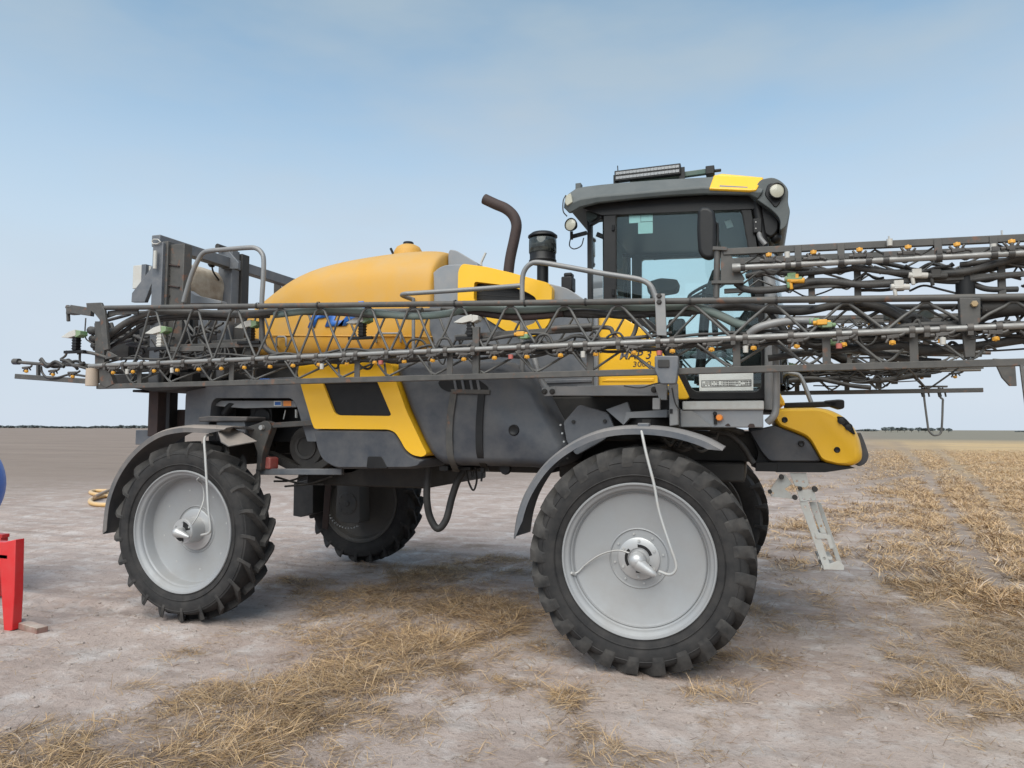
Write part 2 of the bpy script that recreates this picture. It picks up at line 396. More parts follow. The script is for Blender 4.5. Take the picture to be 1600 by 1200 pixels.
at_ = me.attributes.new('straw', 'FLOAT', 'POINT'); at_.data.foreach_set('value', np.clip(ST, 0, 1).astype(np.float32).ravel())
fa, fb_ = G(1640, 830), G(1340, 694); fd = Vector((fb_.x-fa.x, fb_.y-fa.y)); fd.normalize()
sdist = (X-fa.x)*fd.y - (Y-fa.y)*fd.x + (fbm(X, Y, 6, 50)-.5)*6
far_r = 1/(1+np.exp(-np.clip(sdist/(1.0+.02*np.maximum(Y, 0)), -30, 30)))
far_l = 1/(1+np.exp(-np.clip((-X-9)*.2 + (Y-17)*.3, -30, 30))) * (1-far_r)
at_ = me.attributes.new('track', 'FLOAT', 'POINT'); at_.data.foreach_set('value', track(X, Y).astype(np.float32).ravel())
at_ = me.attributes.new('stubble', 'FLOAT', 'POINT'); at_.data.foreach_set('value', far_r.astype(np.float32).ravel())
at_ = me.attributes.new('tilled', 'FLOAT', 'POINT'); at_.data.foreach_set('value', far_l.astype(np.float32).ravel())

gm = bpy.data.materials.new('bare_soil'); gm.use_nodes = True
t = gm.node_tree; n = t.nodes; l = t.links; b = n['Principled BSDF']; b.inputs['Roughness'].default_value = .95; b.inputs['Specular IOR Level'].default_value = .15
tcx = n.new('ShaderNodeTexCoord')
def tn(scale, detail=6, rough=.6, vec=None, sx=None):
    q = n.new('ShaderNodeTexNoise'); q.inputs['Scale'].default_value = scale; q.inputs['Detail'].default_value = detail; q.inputs['Roughness'].default_value = rough
    if sx:
        mp_ = n.new('ShaderNodeMapping'); mp_.inputs['Scale'].default_value = sx; mp_.inputs['Rotation'].default_value = (0, 0, .12)
        l.new(tcx.outputs['Object'], mp_.inputs[0]); l.new(mp_.outputs[0], q.inputs[0])
    else: l.new(tcx.outputs['Object'], q.inputs[0])
    return q
def mr(src, a, b_, c=0., d=1.):
    q = n.new('ShaderNodeMapRange'); l.new(src, q.inputs[0])
    for k, val in zip((1,2,3,4), (a,b_,c,d)): q.inputs[k].default_value = val
    return q.outputs[0]
def mixc(f, a, b_):
    q = n.new('ShaderNodeMix'); q.data_type = 'RGBA'
    if isinstance(f, float): q.inputs[0].default_value = f
    else: l.new(f, q.inputs[0])
    for k, val in ((6, a), (7, b_)):
        if isinstance(val, tuple): q.inputs[k].default_value = val + (1,)
        else: l.new(val, q.inputs[k])
    return q.outputs[2]
def mth(op, a, b_):
    q = n.new('ShaderNodeMath'); q.operation = op; q.use_clamp = True
    for k, val in ((0, a), (1, b_)):
        if isinstance(val, (int, float)): q.inputs[k].default_value = val
        else: l.new(val, q.inputs[k])
    return q.outputs[0]
def attr(nm):
    q = n.new('ShaderNodeAttribute'); q.attribute_name = nm; return q.outputs['Fac']
big = tn(.55, 7); mid = tn(2.6, 8, .65); fine = tn(22, 8, .7); grit = tn(120, 4, .7); streak = tn(1.2, 7, .6, sx=(.35, 2.2, 1))
soil = mixc(mr(big.outputs[0], .36, .62), (.375, .288, .25), (.48, .395, .355))
soil = mixc(mr(mid.outputs[0], .50, .66, 0, .8), soil, (.58, .525, .50))
soil = mixc(mr(tn(1.05, 8, .66).outputs[0], .55, .70, 0, .5), soil, (.23, .172, .145))
soil = mixc(mr(streak.outputs[0], .52, .72, 0, .62), soil, (.19, .148, .125))
soil = mixc(mr(fine.outputs[0], .54, .70, 0, .7), soil, (.16, .122, .098))
soil = mixc(mr(grit.outputs[0], .55, .75, 0, .35), soil, (.52, .46, .41))
sfac = mth('MULTIPLY', mr(attr('straw'), .12, .7), mr(fine.outputs[0], .3, .6, .45, 1))
litter = mixc(mr(mid.outputs[0], .35, .65), (.15, .11, .084), (.27, .20, .145))
soil = mixc(sfac, soil, litter)
fieldn = tn(.06, 6, .6, sx=(1, 3, 1)); field2 = tn(.9, 6, .7)
stub = mixc(mr(fieldn.outputs[0], .35, .65), (.55, .385, .20), (.46, .33, .185))
stub = mixc(mr(field2.outputs[0], .45, .7, 0, .4), stub, (.24, .185, .135))
geo = n.new('ShaderNodeNewGeometry')
dist = n.new('ShaderNodeVectorMath'); dist.operation = 'DISTANCE'; l.new(geo.outputs['Position'], dist.inputs[0]); dist.inputs[1].default_value = (0, 0, 0)
stub = mixc(mr(dist.outputs['Value'], 110, 170), stub, (.20, .185, .145))         # the next paddock, not stubble
soil = mixc(mth('MULTIPLY', attr('stubble'), mr(tn(.5, 6, .6, sx=(.4, 1.6, 1)).outputs[0], .3, .5, .45, .95)), soil, stub)
soil = mixc(mth('MULTIPLY', attr('track'), .5), soil, (.17, .132, .108))
till = mixc(mr(fieldn.outputs[0], .35, .65), (.25, .195, .160), (.195, .150, .124))
till = mixc(mr(field2.outputs[0], .45, .7, 0, .4), till, (.26, .215, .185))
soil = mixc(mth('MULTIPLY', attr('tilled'), .95), soil, till)
l.new(soil, b.inputs['Base Color'])
hsum = mth('ADD', mr(fine.outputs[0], 0, 1, 0, .7), mr(grit.outputs[0], 0, 1, 0, .3))
bp = n.new('ShaderNodeBump'); bp.inputs['Strength'].default_value = 1.0; bp.inputs['Distance'].default_value = .03
l.new(hsum, bp.inputs['Height']); l.new(bp.outputs[0], b.inputs['Normal'])
ground = finish(me, 'ground', gm, None, smooth=179)
ground['kind'] = 'structure'; ground['label'] = 'bare pinkish grey sandy ground with ruts and straw litter'

# ------------------------------------------------------------------ dry straw: one mass of bent blades
def blades(name, n_try, x0, x1, y0, y1, lmin, lmax, wid, thr, seed, upright=0., power=1., fade=0):
    g = np.random.default_rng(seed)
    x = g.uniform(x0, x1, n_try); y = g.uniform(y0, y1, n_try)
    s = straw(x, y); dcam = np.hypot(x-CAM.x, y-CAM.y)
    keep = g.random(n_try) < np.maximum(np.clip((s-thr)/(1-thr), 0, 1)**power, .012)
    if fade: keep &= g.random(n_try) < np.clip((fade-y)/(fade*.45), 0, 1)
    for wx_, wy_ in WHEELS: keep &= ~((np.abs(x-wx_) < .22) & (np.abs(y-wy_) < .2))
    x, y, s = x[keep], y[keep], s[keep]; k = len(x)
    # tufts share a lean
    az = vn(x, y, .22, 40)*math.tau*2 + g.normal(0, .9, k)
    el = np.clip(g.normal(.13+upright, .22, k), .0, 1.45)
    ln = g.uniform(lmin, lmax, k)*(.55+.6*np.clip(s, 0, 1)); ww = wid*g.uniform(.6, 1.4, k)
    dx, dy = np.cos(az), np.sin(az); ch, sh = np.cos(el), np.sin(el)
    z0 = hgt(x, y)-.004
    b0 = np.stack([x, y, z0], -1)
    m1 = b0 + np.stack([dx*ch*ln*.55, dy*ch*ln*.55, sh*ln*.55+.004], -1)
    el2 = np.maximum(el-g.uniform(.0, .35, k), -.2)
    tp = m1 + np.stack([dx*np.cos(el2)*ln*.45, dy*np.cos(el2)*ln*.45, np.sin(el2)*ln*.45], -1)
    tp[:, 2] = np.maximum(tp[:, 2], z0+.006)
    sd_ = np.stack([-dy*ww, dx*ww, g.normal(0, .4, k)*ww], -1)
    v = np.stack([b0-sd_*.5, b0+sd_*.5, m1-sd_*.5, m1+sd_*.5, tp-sd_*.12, tp+sd_*.12], 1).reshape(-1, 3)
    o = np.arange(k)[:, None]*6
    f = np.concatenate([o+np.array([0,1,3,2]), o+np.array([2,3,5,4])], 0)
    me = fast_mesh(name, v, f)
    pal = np.array([(.52,.375,.195),(.60,.46,.275),(.44,.305,.155),(.29,.205,.125),(.19,.145,.105),(.50,.42,.31)])
    pr = np.array([.28,.16,.24,.16,.08,.08])
    c = pal[g.choice(6, k, p=pr)]*g.uniform(.7, 1.05, (k, 1))*(.7+.5*fbm(x, y, .5, 60))[:, None]*np.array([1.0, .93, .96])
    ca = me.attributes.new('tone', 'FLOAT_COLOR', 'POINT')
    ca.data.foreach_set('color', np.repeat(np.concatenate([c, np.ones((k,1))], 1), 6, 0).astype(np.float32).ravel())
    return me, k
sm = bpy.data.materials.new('dry_straw'); sm.use_nodes = True
q = sm.node_tree.nodes.new('ShaderNodeAttribute'); q.attribute_name = 'tone'
bb = sm.node_tree.nodes['Principled BSDF']; bb.inputs['Roughness'].default_value = .75; bb.inputs['Specular IOR Level'].default_value = .25
sm.node_tree.links.new(q.outputs['Color'], bb.inputs['Base Color'])
for nm, args, lab in (
    ('dry_straw', dict(n_try=700000, x0=-6.5, x1=4.5, y0=-4.2, y1=4.5, lmin=.06, lmax=.24, wid=.0027, thr=.12, seed=1), 'dry flattened straw scattered round and between the wheels'),
    ('dry_grass', dict(n_try=600000, x0=-1, x1=22, y0=3.0, y1=26, lmin=.08, lmax=.26, wid=.007, thr=.26, seed=2, upright=.2, fade=27), 'dry yellow stubble grass on the field ahead of the machine'),
    ('dry_grass', dict(n_try=520000, x0=-2, x1=40, y0=14, y1=75, lmin=.08, lmax=.24, wid=.010, thr=.30, seed=5, upright=.25, fade=75), 'dry yellow stubble farther out on the field beyond the ladder')):
    me, k = blades(nm, **args)
    if nm == 'dry_grass':
        ca = me.attributes['tone']; cv_ = np.empty(len(me.vertices)*4, np.float32); ca.data.foreach_get('color', cv_); cv_ *= 1.22; ca.data.foreach_set('color', cv_)
    o = finish(me, nm, sm, None); tag(o, lab, kind='stuff')
# stones and clods lying about
mb = MB(); g = random.Random(3)
for i in range(900):
    px_, py_ = g.uniform(-20, 1620), 1210 - 330*g.random()**.8
    c = G(px_, py_); r_ = g.choice((.006, .008, .011, .014, .02))*g.uniform(.7, 1.2)
    z_ = float(hgt(c.x, c.y)); k0 = len(mb.v); mb.sphere((c.x, c.y, z_+r_*.15), (r_*g.uniform(.8,1.5), r_, r_*.6), 6)
    mb.v[k0:] = [(x+g.uniform(-.2,.2)*r_, y+g.uniform(-.2,.2)*r_, z+g.uniform(-.15,.15)*r_) for x, y, z in mb.v[k0:]]
clod = mat('clod_soil', (.29, .24, .215), .95, dust=.3, top=.1, bump=.3, scale=30)
tag(mb.build('soil_clods', clod), 'small clods and stones strewn over the bare soil', kind='stuff')

# ------------------------------------------------------------------ far trees
leafm = bpy.data.materials.new('hazed_foliage'); leafm.use_nodes = True
bb = leafm.node_tree.nodes['Principled BSDF']; bb.inputs['Base Color'].default_value = (.12, .138, .14, 1); bb.inputs['Roughness'].default_value = .9  # leaf colour lightened to blue-grey: distance haze is mixed into it
bark = mat('bark', (.09, .075, .065), .9, dust=.1)
def crown_mesh(seed, cnt=260, rx=1., rz=.55, leaf=.20):
    g = random.Random(seed); v = []; f = []
    lobes = [(g.uniform(-.6,.6)*rx, g.uniform(-.5,.5)*rx, g.uniform(-.25,.35)*rz, g.uniform(.35,.6)) for _ in range(7)]
    for i in range(cnt):
        lx, ly, lz, lr = g.choice(lobes)
        d = Vector((g.gauss(0,1), g.gauss(0,1), g.gauss(0,1))).normalized()*lr*g.uniform(.5,1)
        c = Vector((lx+d.x*rx, ly+d.y*rx, lz+d.z*rz))
        a = Vector((g.gauss(0,1), g.gauss(0,1), g.gauss(0,1))).normalized(); b_ = a.orthogonal().normalized()
        s_ = leaf*g.uniform(.6,1.3); k = len(v)
        v += [c-a*s_-b_*s_, c+a*s_-b_*s_*.8, c+a*s_*.8+b_*s_, c-a*s_+b_*s_]; f.append((k,k+1,k+2,k+3))
    me = bpy.data.meshes.new('crown'); me.from_pydata(v, [], f); me.materials.append(leafm); return me
CR = [crown_mesh(s) for s in (11, 12, 13, 14)]
tb = MB(); tb.tube([(0,0,0),(.03,0,.5),(0,.02,1.0)], .07, 6, r2=.035); tb.tube([(.02,0,.5),(.3,.1,.95)], .035, 5, r2=.02); tb.tube([(.02,0,.55),(-.32,-.05,.98)], .035, 5, r2=.02)
TR = tb.build('trunk', bark); TRm = TR.data; bpy.data.objects.remove(TR)
def far_tree(px, h_px, w_px, dist, seed, label, lean=0):
    d = FW + RT*((px-800)/F_PX); d = Vector((d.x, d.y, 0)).normalized()
    base = Vector((CAM.x, CAM.y, 0)) + d*dist
    dep = (base-CAM).dot(FW); s_ = dep/F_PX
    t_ = empty('tree', base); tag(t_, label, 'tree', 'far trees on the horizon to the right')
    tr_ = bpy.data.objects.new('trunk', TRm); COL.objects.link(tr_); tr_.parent = t_; tr_.scale = (h_px*s_*.6,)*2 + (h_px*s_*.62,)
    c_ = bpy.data.objects.new('crown', CR[seed % 4]); COL.objects.link(c_); c_.parent = t_
    c_.location = (0, 0, h_px*s_*.56); c_.scale = (w_px*s_*.58, w_px*s_*.58, h_px*s_*.60); c_.rotation_euler = (0, 0, seed*1.7)
TL = [(1381,9,11,'leftmost dark tree of the far clump right of the sprayer nose'),(1390,10,13,'second tree from the left in the far clump beyond the field'),
      (1400,8,13,'third tree from the left in the far clump beyond the field'),(1411,9,14,'fourth tree from the left in the far clump beyond the field'),
      (1422,8,11,'fifth tree, right end of the dense far clump'),(1433,9,11,'round far tree just left of the hanging wire loop'),
      (1443,8,12,'far tree seen at the left leg of the hanging wire loop'),(1455,8,12,'far tree framed inside the hanging wire loop'),
      (1468,9,13,'far tree at the right leg of the hanging wire loop'),(1479,8,8,'lone small far tree at the right end of the row')]
for i, (a, h_, w_, lb) in enumerate(TL): far_tree(a, h_, w_, 620+17*(i % 3), i, lb)
# far-off wood on the left horizon, and low scrub on the right: each reads as one mass
def wood(name, px0, px1, hmin, hmax, dist, seed, label, step=5):
    g = random.Random(seed); v = []; f = []; x = px0
    while x < px1:
        d = FW + RT*((x-800)/F_PX); d = Vector((d.x, d.y, 0)).normalized(); base = Vector((CAM.x, CAM.y, 0)) + d*dist*g.uniform(.96, 1.04)
        s_ = (base-CAM).dot(FW)/F_PX; hh = g.uniform(hmin, hmax)*s_*(.6+.8*vn(np.array([x]), np.array([0.]), 22, seed)[0])
        src = CR[g.randrange(4)]; k = len(v); ww = g.uniform(5, 9)*s_
        for vt in src.vertices: v.append((base.x+vt.co.x*ww, base.y+vt.co.y*ww, max(0, hh*.45+vt.co.z*hh*.75)))
        f += [tuple(k+i for i in p.vertices) for p in src.polygons]
        x += g.uniform(step*.5, step*1.4)
    me = bpy.data.meshes.new(name); me.from_pydata(v, [], f); me.materials.append(leafm)
    o = bpy.data.objects.new(name, me); COL.objects.link(o); tag(o, label, kind='stuff')
wood('far_wood', -120, 82, 3.2, 5.2, 1700, 5, 'low far-off wood along the left horizon')
wood('far_wood', 88, 232, 3.5, 5.8, 1500, 6, 'far-off wood on the horizon behind the rear mast')
wood('far_scrub', 1335, 1368, 2.5, 4.5, 900, 8, 'far scrub on the horizon beside the yellow nose', 4)
wood('far_scrub', 1590, 1700, 2.0, 3.0, 900, 9, 'far scrub on the horizon at the right edge', 6)

# ------------------------------------------------------------------ the sprayer
S = tag(empty('crop_sprayer'), 'tall yellow and grey self-propelled crop sprayer with folded booms', 'sprayer')
YC = 1.828                                   # centre line
WH, WR, WW = .89, .89, .34                   # hub height, tyre radius, tyre width

def tyre_mesh(n_lug, lug_w, slant, lug_h):
    mb = MB(); rc = WR - lug_h
    prof = [(.590,.035),(.612,.012),(.640,.004),(.690,-.012),(.745,-.016),(.790,-.004),(rc-.018,.022),(rc-.004,.055),(rc+.002,.11),(rc+.004,.17)]
    prof = prof + [(r, WW-t_) for r, t_ in prof[-2::-1]]
    mb.lathe(prof, 96)
    # raised rings on the sidewall
    for r0 in (.665, .770): mb.lathe([(r0-.006,-.004 if r0 < .7 else -.010),(r0,-.016 if r0 < .7 else -.0155),(r0+.006,-.006 if r0 < .7 else -.008)], 96)
    nf0 = len(mb.f)
    def surf(t_):           # t: 0 low on the shoulder .. 1 just past the centre -> (y, carcass r, outer r)
        if t_ < .25:
            k = t_/.25; return (-.021 + .030*k**2, .745 + (rc-.02-.745)*k, .765 + (WR-.010-.765)*k)
        k = (t_-.25)/.75; y = .014 + (.185-.014)*k
        return (y, rc-.03+.03*min(1, k*3), WR - .012 + .014*math.sin(min(1, k)*math.pi/2))
    st = [0, .12, .25, .4, .6, .8, 1.]
    for side in (0, 1):
        for i in range(n_lug):
            th0 = math.tau*(i + .5*side)/n_lug; vs_ = []
            for t_ in st:
                y, r0, r1 = surf(t_); yo = y if side == 0 else WW - y
                k = max(0, (t_-.2)/.8); th = th0 - slant*(k**.85) - .012*t_
                wb = lug_w*(.75+.25*min(1, t_*4)); wt = wb*.78
                for (r, w_) in ((r0-.012, -wb/2), (r1, -wt/2), (r1, wt/2), (r0-.012, wb/2)):
                    a = th + w_/WR
                    yy = yo if r > r0 else yo
                    if t_ == 0: yy = yo + (.004 if side == 0 else -.004)*(r < r0)
                    vs_.append((r*math.cos(a), yy, r*math.sin(a)))
            fs = []
            for k in range(len(st)-1):
                for j in range(3):
                    q = (k*4+j, (k+1)*4+j, (k+1)*4+j+1, k*4+j+1); fs.append(q if side else q[::-1])
            e = (len(st)-1)*4; fs += [(0,1,2,3), (e+3,e+2,e+1,e)]
            if side: fs[-2:] = [(3,2,1,0), (e,e+1,e+2,e+3)]
            mb.add(vs_, fs)
    me = bpy.data.meshes.new('tyre'); me.from_pydata(mb.v, [], mb.f); me.update(); me.materials.append(M['tyre']); me.materials.append(M['lug'])
    me.polygons.foreach_set('material_index', [1 if i >= nf0 else 0 for i in range(len(me.polygons))])
    me.polygons.foreach_set('use_smooth', [True]*len(me.polygons)); me.set_sharp_from_angle(angle=R(38))
    return me
def rim_mesh(disc, cone):
    "disc: how deep the wheel disc sits behind the outer flange"
    mb = MB()
    mb.lathe([(.590,.045),(.604,.030),(.606,.006),(.600,-.002),(.590,.0),(.584,.012),(.578,.020),(.566,.024),(.556,.030),(.548,.045),(.545,.060),
              (.536,.066),(.530,.075),(.526,disc-.02),(.518,disc),(.505,disc+.006),(.24,disc+cone),(.232,disc+cone-.006),(.222,disc+cone+.004),(.02,disc+cone+.004)], 96)
    mb.lathe([(.02,disc+cone+.03),(.5,disc+.03),(.53,disc+.045),(.548,WW-.06),(.556,WW-.03),(.578,WW-.02),(.59,WW),(.606,WW-.006),(.604,WW-.03),(.59,WW-.045)], 96)
    me = bpy.data.meshes.new('rim'); me.from_pydata(mb.v, [], mb.f); me.update(); me.materials.append(M['rim'])
    me.polygons.foreach_set('use_smooth', [True]*len(me.polygons)); me.set_sharp_from_angle(angle=R(40))
    return me
TY_F = tyre_mesh(25, .125, .20, .056); TY_R = tyre_mesh(21, .050, .25, .068)
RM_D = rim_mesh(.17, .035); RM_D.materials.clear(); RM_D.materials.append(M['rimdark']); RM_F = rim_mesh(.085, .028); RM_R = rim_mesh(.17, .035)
def link(name, me, parent, loc=(0,0,0)):
    o = bpy.data.objects.new(name, me); COL.objects.link(o); o.parent = parent; o.location = loc; return o
# hubs (local to the wheel, axis at the origin)
def hub_front():
    mb = MB(); d = .113
    mb.lathe([(.165,d+.003),(.165,d-.010),(.158,d-.014),(.085,d-.014),(.080,d+.0),(.001,d+.0)], 48)
    h = mb.build('hub_plate', M['hub'], None, smooth=40)
    bm_ = MB()
    for k in range(6):
        a = math.tau*k/6+.5; bm_.lathe([(.001,d-.024),(.011,d-.024),(.011,d-.013)], 8, (.14*math.cos(a), 0, .14*math.sin(a)))
    for k in range(8):
        a = math.tau*k/8+.2; bm_.lathe([(.001,d-.008),(.009,d-.008),(.009,d+.002)], 6, (.195*math.cos(a), 0, .195*math.sin(a)))
    bo = bm_.build('hub_bolts', M['galv'], None, smooth=40)
    sl_ = MB()
    for k in range(3):
        a0 = k*math.tau/3+.3
        pts = [(r*math.cos(a0+a), r*math.sin(a0+a)) for r, aa in ((.088, np.linspace(0,1.35,8)), (.112, np.linspace(1.35,0,8))) for a in aa]
        sl_.prism(pts, d-.0155, d+.0)
    slo = sl_.build('hub_slot', M['black'], None)
    un = MB(); un.lathe([(.001,-.055),(.02,-.053),(.045,-.045),(.062,-.02),(.068,.01),(.066,.05),(.058,d)], 28)
    un.tube([(.01,-.005,-.02),(.07,-.012,-.055),(.125,-.02,-.085),(.150,-.022,-.100)], .058, 14, 3, r2=.014)
    uo = un.build('rotary_union', M['hub'], None, smooth=60)
    return [h, bo, slo, uo]
def hub_rear():
    mb = MB(); d = .205
    mb.lathe([(.205,d+.004),(.205,d-.012),(.196,d-.016),(.130,d-.016),(.126,.075),(.124,.030),(.118,.022),(.001,.022)], 48)
    h = mb.build('hub_plate', M['hub'], None, smooth=40)
    bm_ = MB()
    for k in range(6):
        a = math.tau*k/6+.5; bm_.lathe([(.001,.012),(.010,.012),(.010,.023)], 8, (.100*math.cos(a), 0, .100*math.sin(a)))
    for k in range(8):
        a = math.tau*k/8+.2; bm_.lathe([(.001,d-.018),(.012,d-.018),(.012,d-.0)], 6, (.40*math.cos(a), 0, .40*math.sin(a)))
    bo = bm_.build('hub_bolts', M['galv'], None, smooth=40)
    sl_ = MB()
    for a0 in (.25, math.pi+.6):
        pts = [(r*math.cos(a0+a), r*math.sin(a0+a)) for r, aa in ((.045, np.linspace(0,1.2,8)), (.098, np.linspace(1.2,0,8))) for a in aa]
        sl_.prism(pts, .0195, .06)
    slo = sl_.build('hub_slot', M['black'], None)
    un = MB(); un.lathe([(.001,-.085),(.02,-.083),(.040,-.07),(.050,-.045),(.052,-.02),(.046,.022)], 28)
    un.tube([(.0,-.04,.0),(.05,-.04,-.012),(.10,-.035,-.03),(.135,-.03,-.040)], .048, 14, 3, r2=.013)
    uo = un.build('rotary_union', M['hub'], None, smooth=60)
    return [h, bo, slo, uo]
HF = hub_front(); HR = hub_rear()
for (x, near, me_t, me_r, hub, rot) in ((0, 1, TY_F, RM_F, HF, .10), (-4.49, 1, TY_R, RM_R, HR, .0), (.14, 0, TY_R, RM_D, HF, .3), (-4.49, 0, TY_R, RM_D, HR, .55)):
    wl = empty('wheel', (x, 0 if near else 2*YC, WH), S)
    if not near: wl.scale = (1, -1, 1)
    t_ = link('tyre', me_t, wl); t_.rotation_euler = (0, rot, 0); link('rim', me_r, wl)
    if near:
        for h in hub: h.parent = wl
        pass
# valve line on the rims, tyre-inflation lines from the fenders to the unions
wheels = [o for o in S.children if o.name.startswith('wheel')]
mb = MB(); f0 = P(1002, 672, -.02)
mb.tube([f0+Vector((-.02,.1,.02)), f0, P(1010, 710, -.07), P(1022, 757, -.09), P(1030, 800, -.10), P(1046, 850, -.12), P(1056, 880, -.12), P(1055, 892, -.12), P(1046, 898, -.11), P(1030, 893, -.07)], .0115, 8, 5)
ob_ = mb.build('air_line', M['galv'], S, smooth=60)
mb = MB(); mb.tube([P(983,864,.0), P(965,860,.02), P(940,866,.06), P(918,880,.07), P(904,893,.075), P(896,897,.06)], .007, 6, 5); mb.tube([P(899,898,.06), P(893,895,.02)], .012, 6)
mb.build('valve_line', M['galv'], S, smooth=60)
mb = MB(); f0 = P(320, 684, -.02)
mb.tube([f0+Vector((0,.1,.03)), f0, P(321, 715, -.06), P(323, 750, -.08), P(326, 800, -.1), P(329, 825, -.1), P(326, 833, -.09), P(315, 836, -.06)], .0125, 8, 5)
mb.build('air_line', M['galv'], S, smooth=60)
mb = MB(); mb.tube([P(300,820,.0), P(309,806,.02), P(318,782,.1), P(318,765,.12), P(314,755,.10), P(308,750,.02), P(311,746,-.0)], .007, 6, 5)
mb.build('valve_line', M['galv'], S, smooth=60)

# ---------------------------------------------------------------- fenders
def fender(cx, ang, rad, mat_, y0=-.03, y1=.40, lip=.06, parent=S, tail=None):
    "strip over the wheel with a turned-down outer lip; ang in degrees from the front, rad one per angle"
    mb = MB(); pts = []
    for a, r in zip(ang, rad): pts.append(Vector((cx + r*math.cos(R(a)), 0, WH + r*math.sin(R(a)))))
    pts = spline(pts, 5)
    if tail: pts = [Vector((x, 0, z)) for x, z in tail] + pts
    n_ = len(pts); vs_ = []
    for i, p in enumerate(pts):
        a = pts[max(0, i-1)]; b_ = pts[min(n_-1, i+1)]; tg = (b_-a).normalized(); nn = Vector((tg.z, 0, -tg.x))
        if nn.dot(p - Vector((cx, 0, WH))) < 0: nn = -nn
        e = min(1, i/3, (n_-1-i)/4); ll = lip*(.25+.75*e)
        for (yy, off) in ((y0, -ll), (y0-.004, -.014), (y0+.03, .004), (y0+.12, .016), (y1-.10, .016), (y1, -.01), (y1, -.018), (y0+.12, .008), (y0+.03, -.006), (y0+.008, -.018), (y0+.008, -ll)):
            q = p + nn*off; vs_.append((q.x, yy, q.z))
    k = 11; fs = []
    for i in range(n_-1):
        for j in range(k):
            fs.append((i*k+j, i*k+(j+1) % k, (i+1)*k+(j+1) % k, (i+1)*k+j))
    fs += [tuple(range(k)), tuple((n_-1)*k+j for j in range(k-1, -1, -1))]
    mb.add(vs_, fs); o = mb.build('fender', mat_, parent, smooth=50)
    bm = bmesh.new(); bm.from_mesh(o.data); bmesh.ops.recalc_face_normals(bm, faces=bm.faces[:]); bm.to_mesh(o.data); bm.free()
    return o
ff_ = fender(0, (53, 62, 75, 90, 105, 120, 135, 150, 162, 173), (1.10,1.085,1.06,1.045,1.05,1.05,1.05,1.04,1.03,1.02), M['fender'])
t0 = P(402, 690, .0); t1 = P(380, 676, 0)
fr_ = fender(-4.49, (63, 78, 90, 105, 120, 135, 150, 165, 180, 184), (1.15,1.06,1.04,1.03,1.015,1.005,1.0,.995,.99,.99), M['dusty'])
mb = MB(); a_, b_, c_, d_ = P(336,668,-.02), P(402,690,.02), P(357,697,-.06), P(372,672,.35)
mb.add([P(338,665,-.01), P(365,668,.30), P(402,689,.10), P(357,697,-.07), P(345,690,-.05), P(338,667,.0), P(365,670,.31), P(402,691,.11), P(357,699,-.06), P(345,692,-.04)],
       [(0,1,2,3,4),(9,8,7,6,5),(0,5,6,1),(1,6,7,2),(2,7,8,3),(3,8,9,4),(4,9,5,0)])
mb.build('bent_flap', M['dusty'], fr_, bevel=.006)
mb = MB(); mb.box((P(1004,668,0).x-.04, -.0, 1.93), (P(1004,668,0).x+.05, .1, 1.965)); mb.build('hose_clip', M['fender'], ff_, bevel=.008)
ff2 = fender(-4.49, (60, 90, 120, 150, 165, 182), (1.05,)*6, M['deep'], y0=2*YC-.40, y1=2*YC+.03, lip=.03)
ff2 = fender(0, (53, 75, 90, 120, 150, 172), (1.08,1.05,1.05,1.05,1.05,1.05), M['fender'], y0=2*YC-.40, y1=2*YC+.03, lip=.03)

# ---------------------------------------------------------------- chassis, legs, drive housings
mb = MB()
mb.box((-5.1, 1.25, 1.62), (1.2, 1.45, 1.9)); mb.box((-5.1, 2.2, 1.62), (1.2, 2.4, 1.9))
for x in (-4.9, -3.2, -1.6, -.3, 1.0): mb.box((x-.07, 1.455, 1.65), (x+.07, 2.195, 1.87))
for x in (-4.49, 0):
    mb.box((x-.14, .42, 1.52), (x+.14, 3.23, 1.78))
ch = mb.build('chassis', M['deep'], S, bevel=.012)
mb = MB(); mb.box((-3.75, 1.0, 1.3), (-2.3, 2.7, 1.615)); mb.box((-.9, 1.0, 1.45), (.8, 2.7, 1.615)); mb.box((-2.2, 1.1, 1.48), (-1.0, 2.5, 1.615))
mb.lathe([(.001,1.0),(.30,1.0),(.30,1.9),(.001,1.9)], 24, (-3.25, 0, 1.72))
mb.build('underbody', M['deep'], ch, bevel=.02)
for x in (-4.49, 0):
    for y0 in (.355, 3.03):
        mb = MB(); zt = 1.52
        mb.prism(rounded([(x-.20,.60),(x+.20,.60),(x+.16,1.52),(x-.16,1.52)], [.16,.06,.02,.02]), y0, y0+.27)
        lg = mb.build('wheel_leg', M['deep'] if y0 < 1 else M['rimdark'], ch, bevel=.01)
        if y0 > 1:
            mb = MB(); mb.lathe([(.001,y0-.02),(.03,y0-.022),(.04,y0-.014),(.04,y0-.008),(.148,y0-.008),(.155,y0+.0),(.155,y0+.02)], 32, (x-.01, 0, .87))
            for k in range(8): mb.lathe([(.001,y0-.016),(.010,y0-.016),(.010,y0-.006)], 6, (x-.01+.128*math.cos(k*.785), 0, .87+.128*math.sin(k*.785)))
            mb.build('drive_cover', M['rimdark'], lg, smooth=35)
            mb = MB()
            for k in range(14):
                a = math.pi*1.1 + k*.13; mb.lathe([(.001,y0+.0),(.012,y0+.0),(.012,y0+.04)], 6, (x+.36*math.cos(a), 0, WH+.36*math.sin(a)))
            mb.build('wheel_nuts', M['galv'], lg)
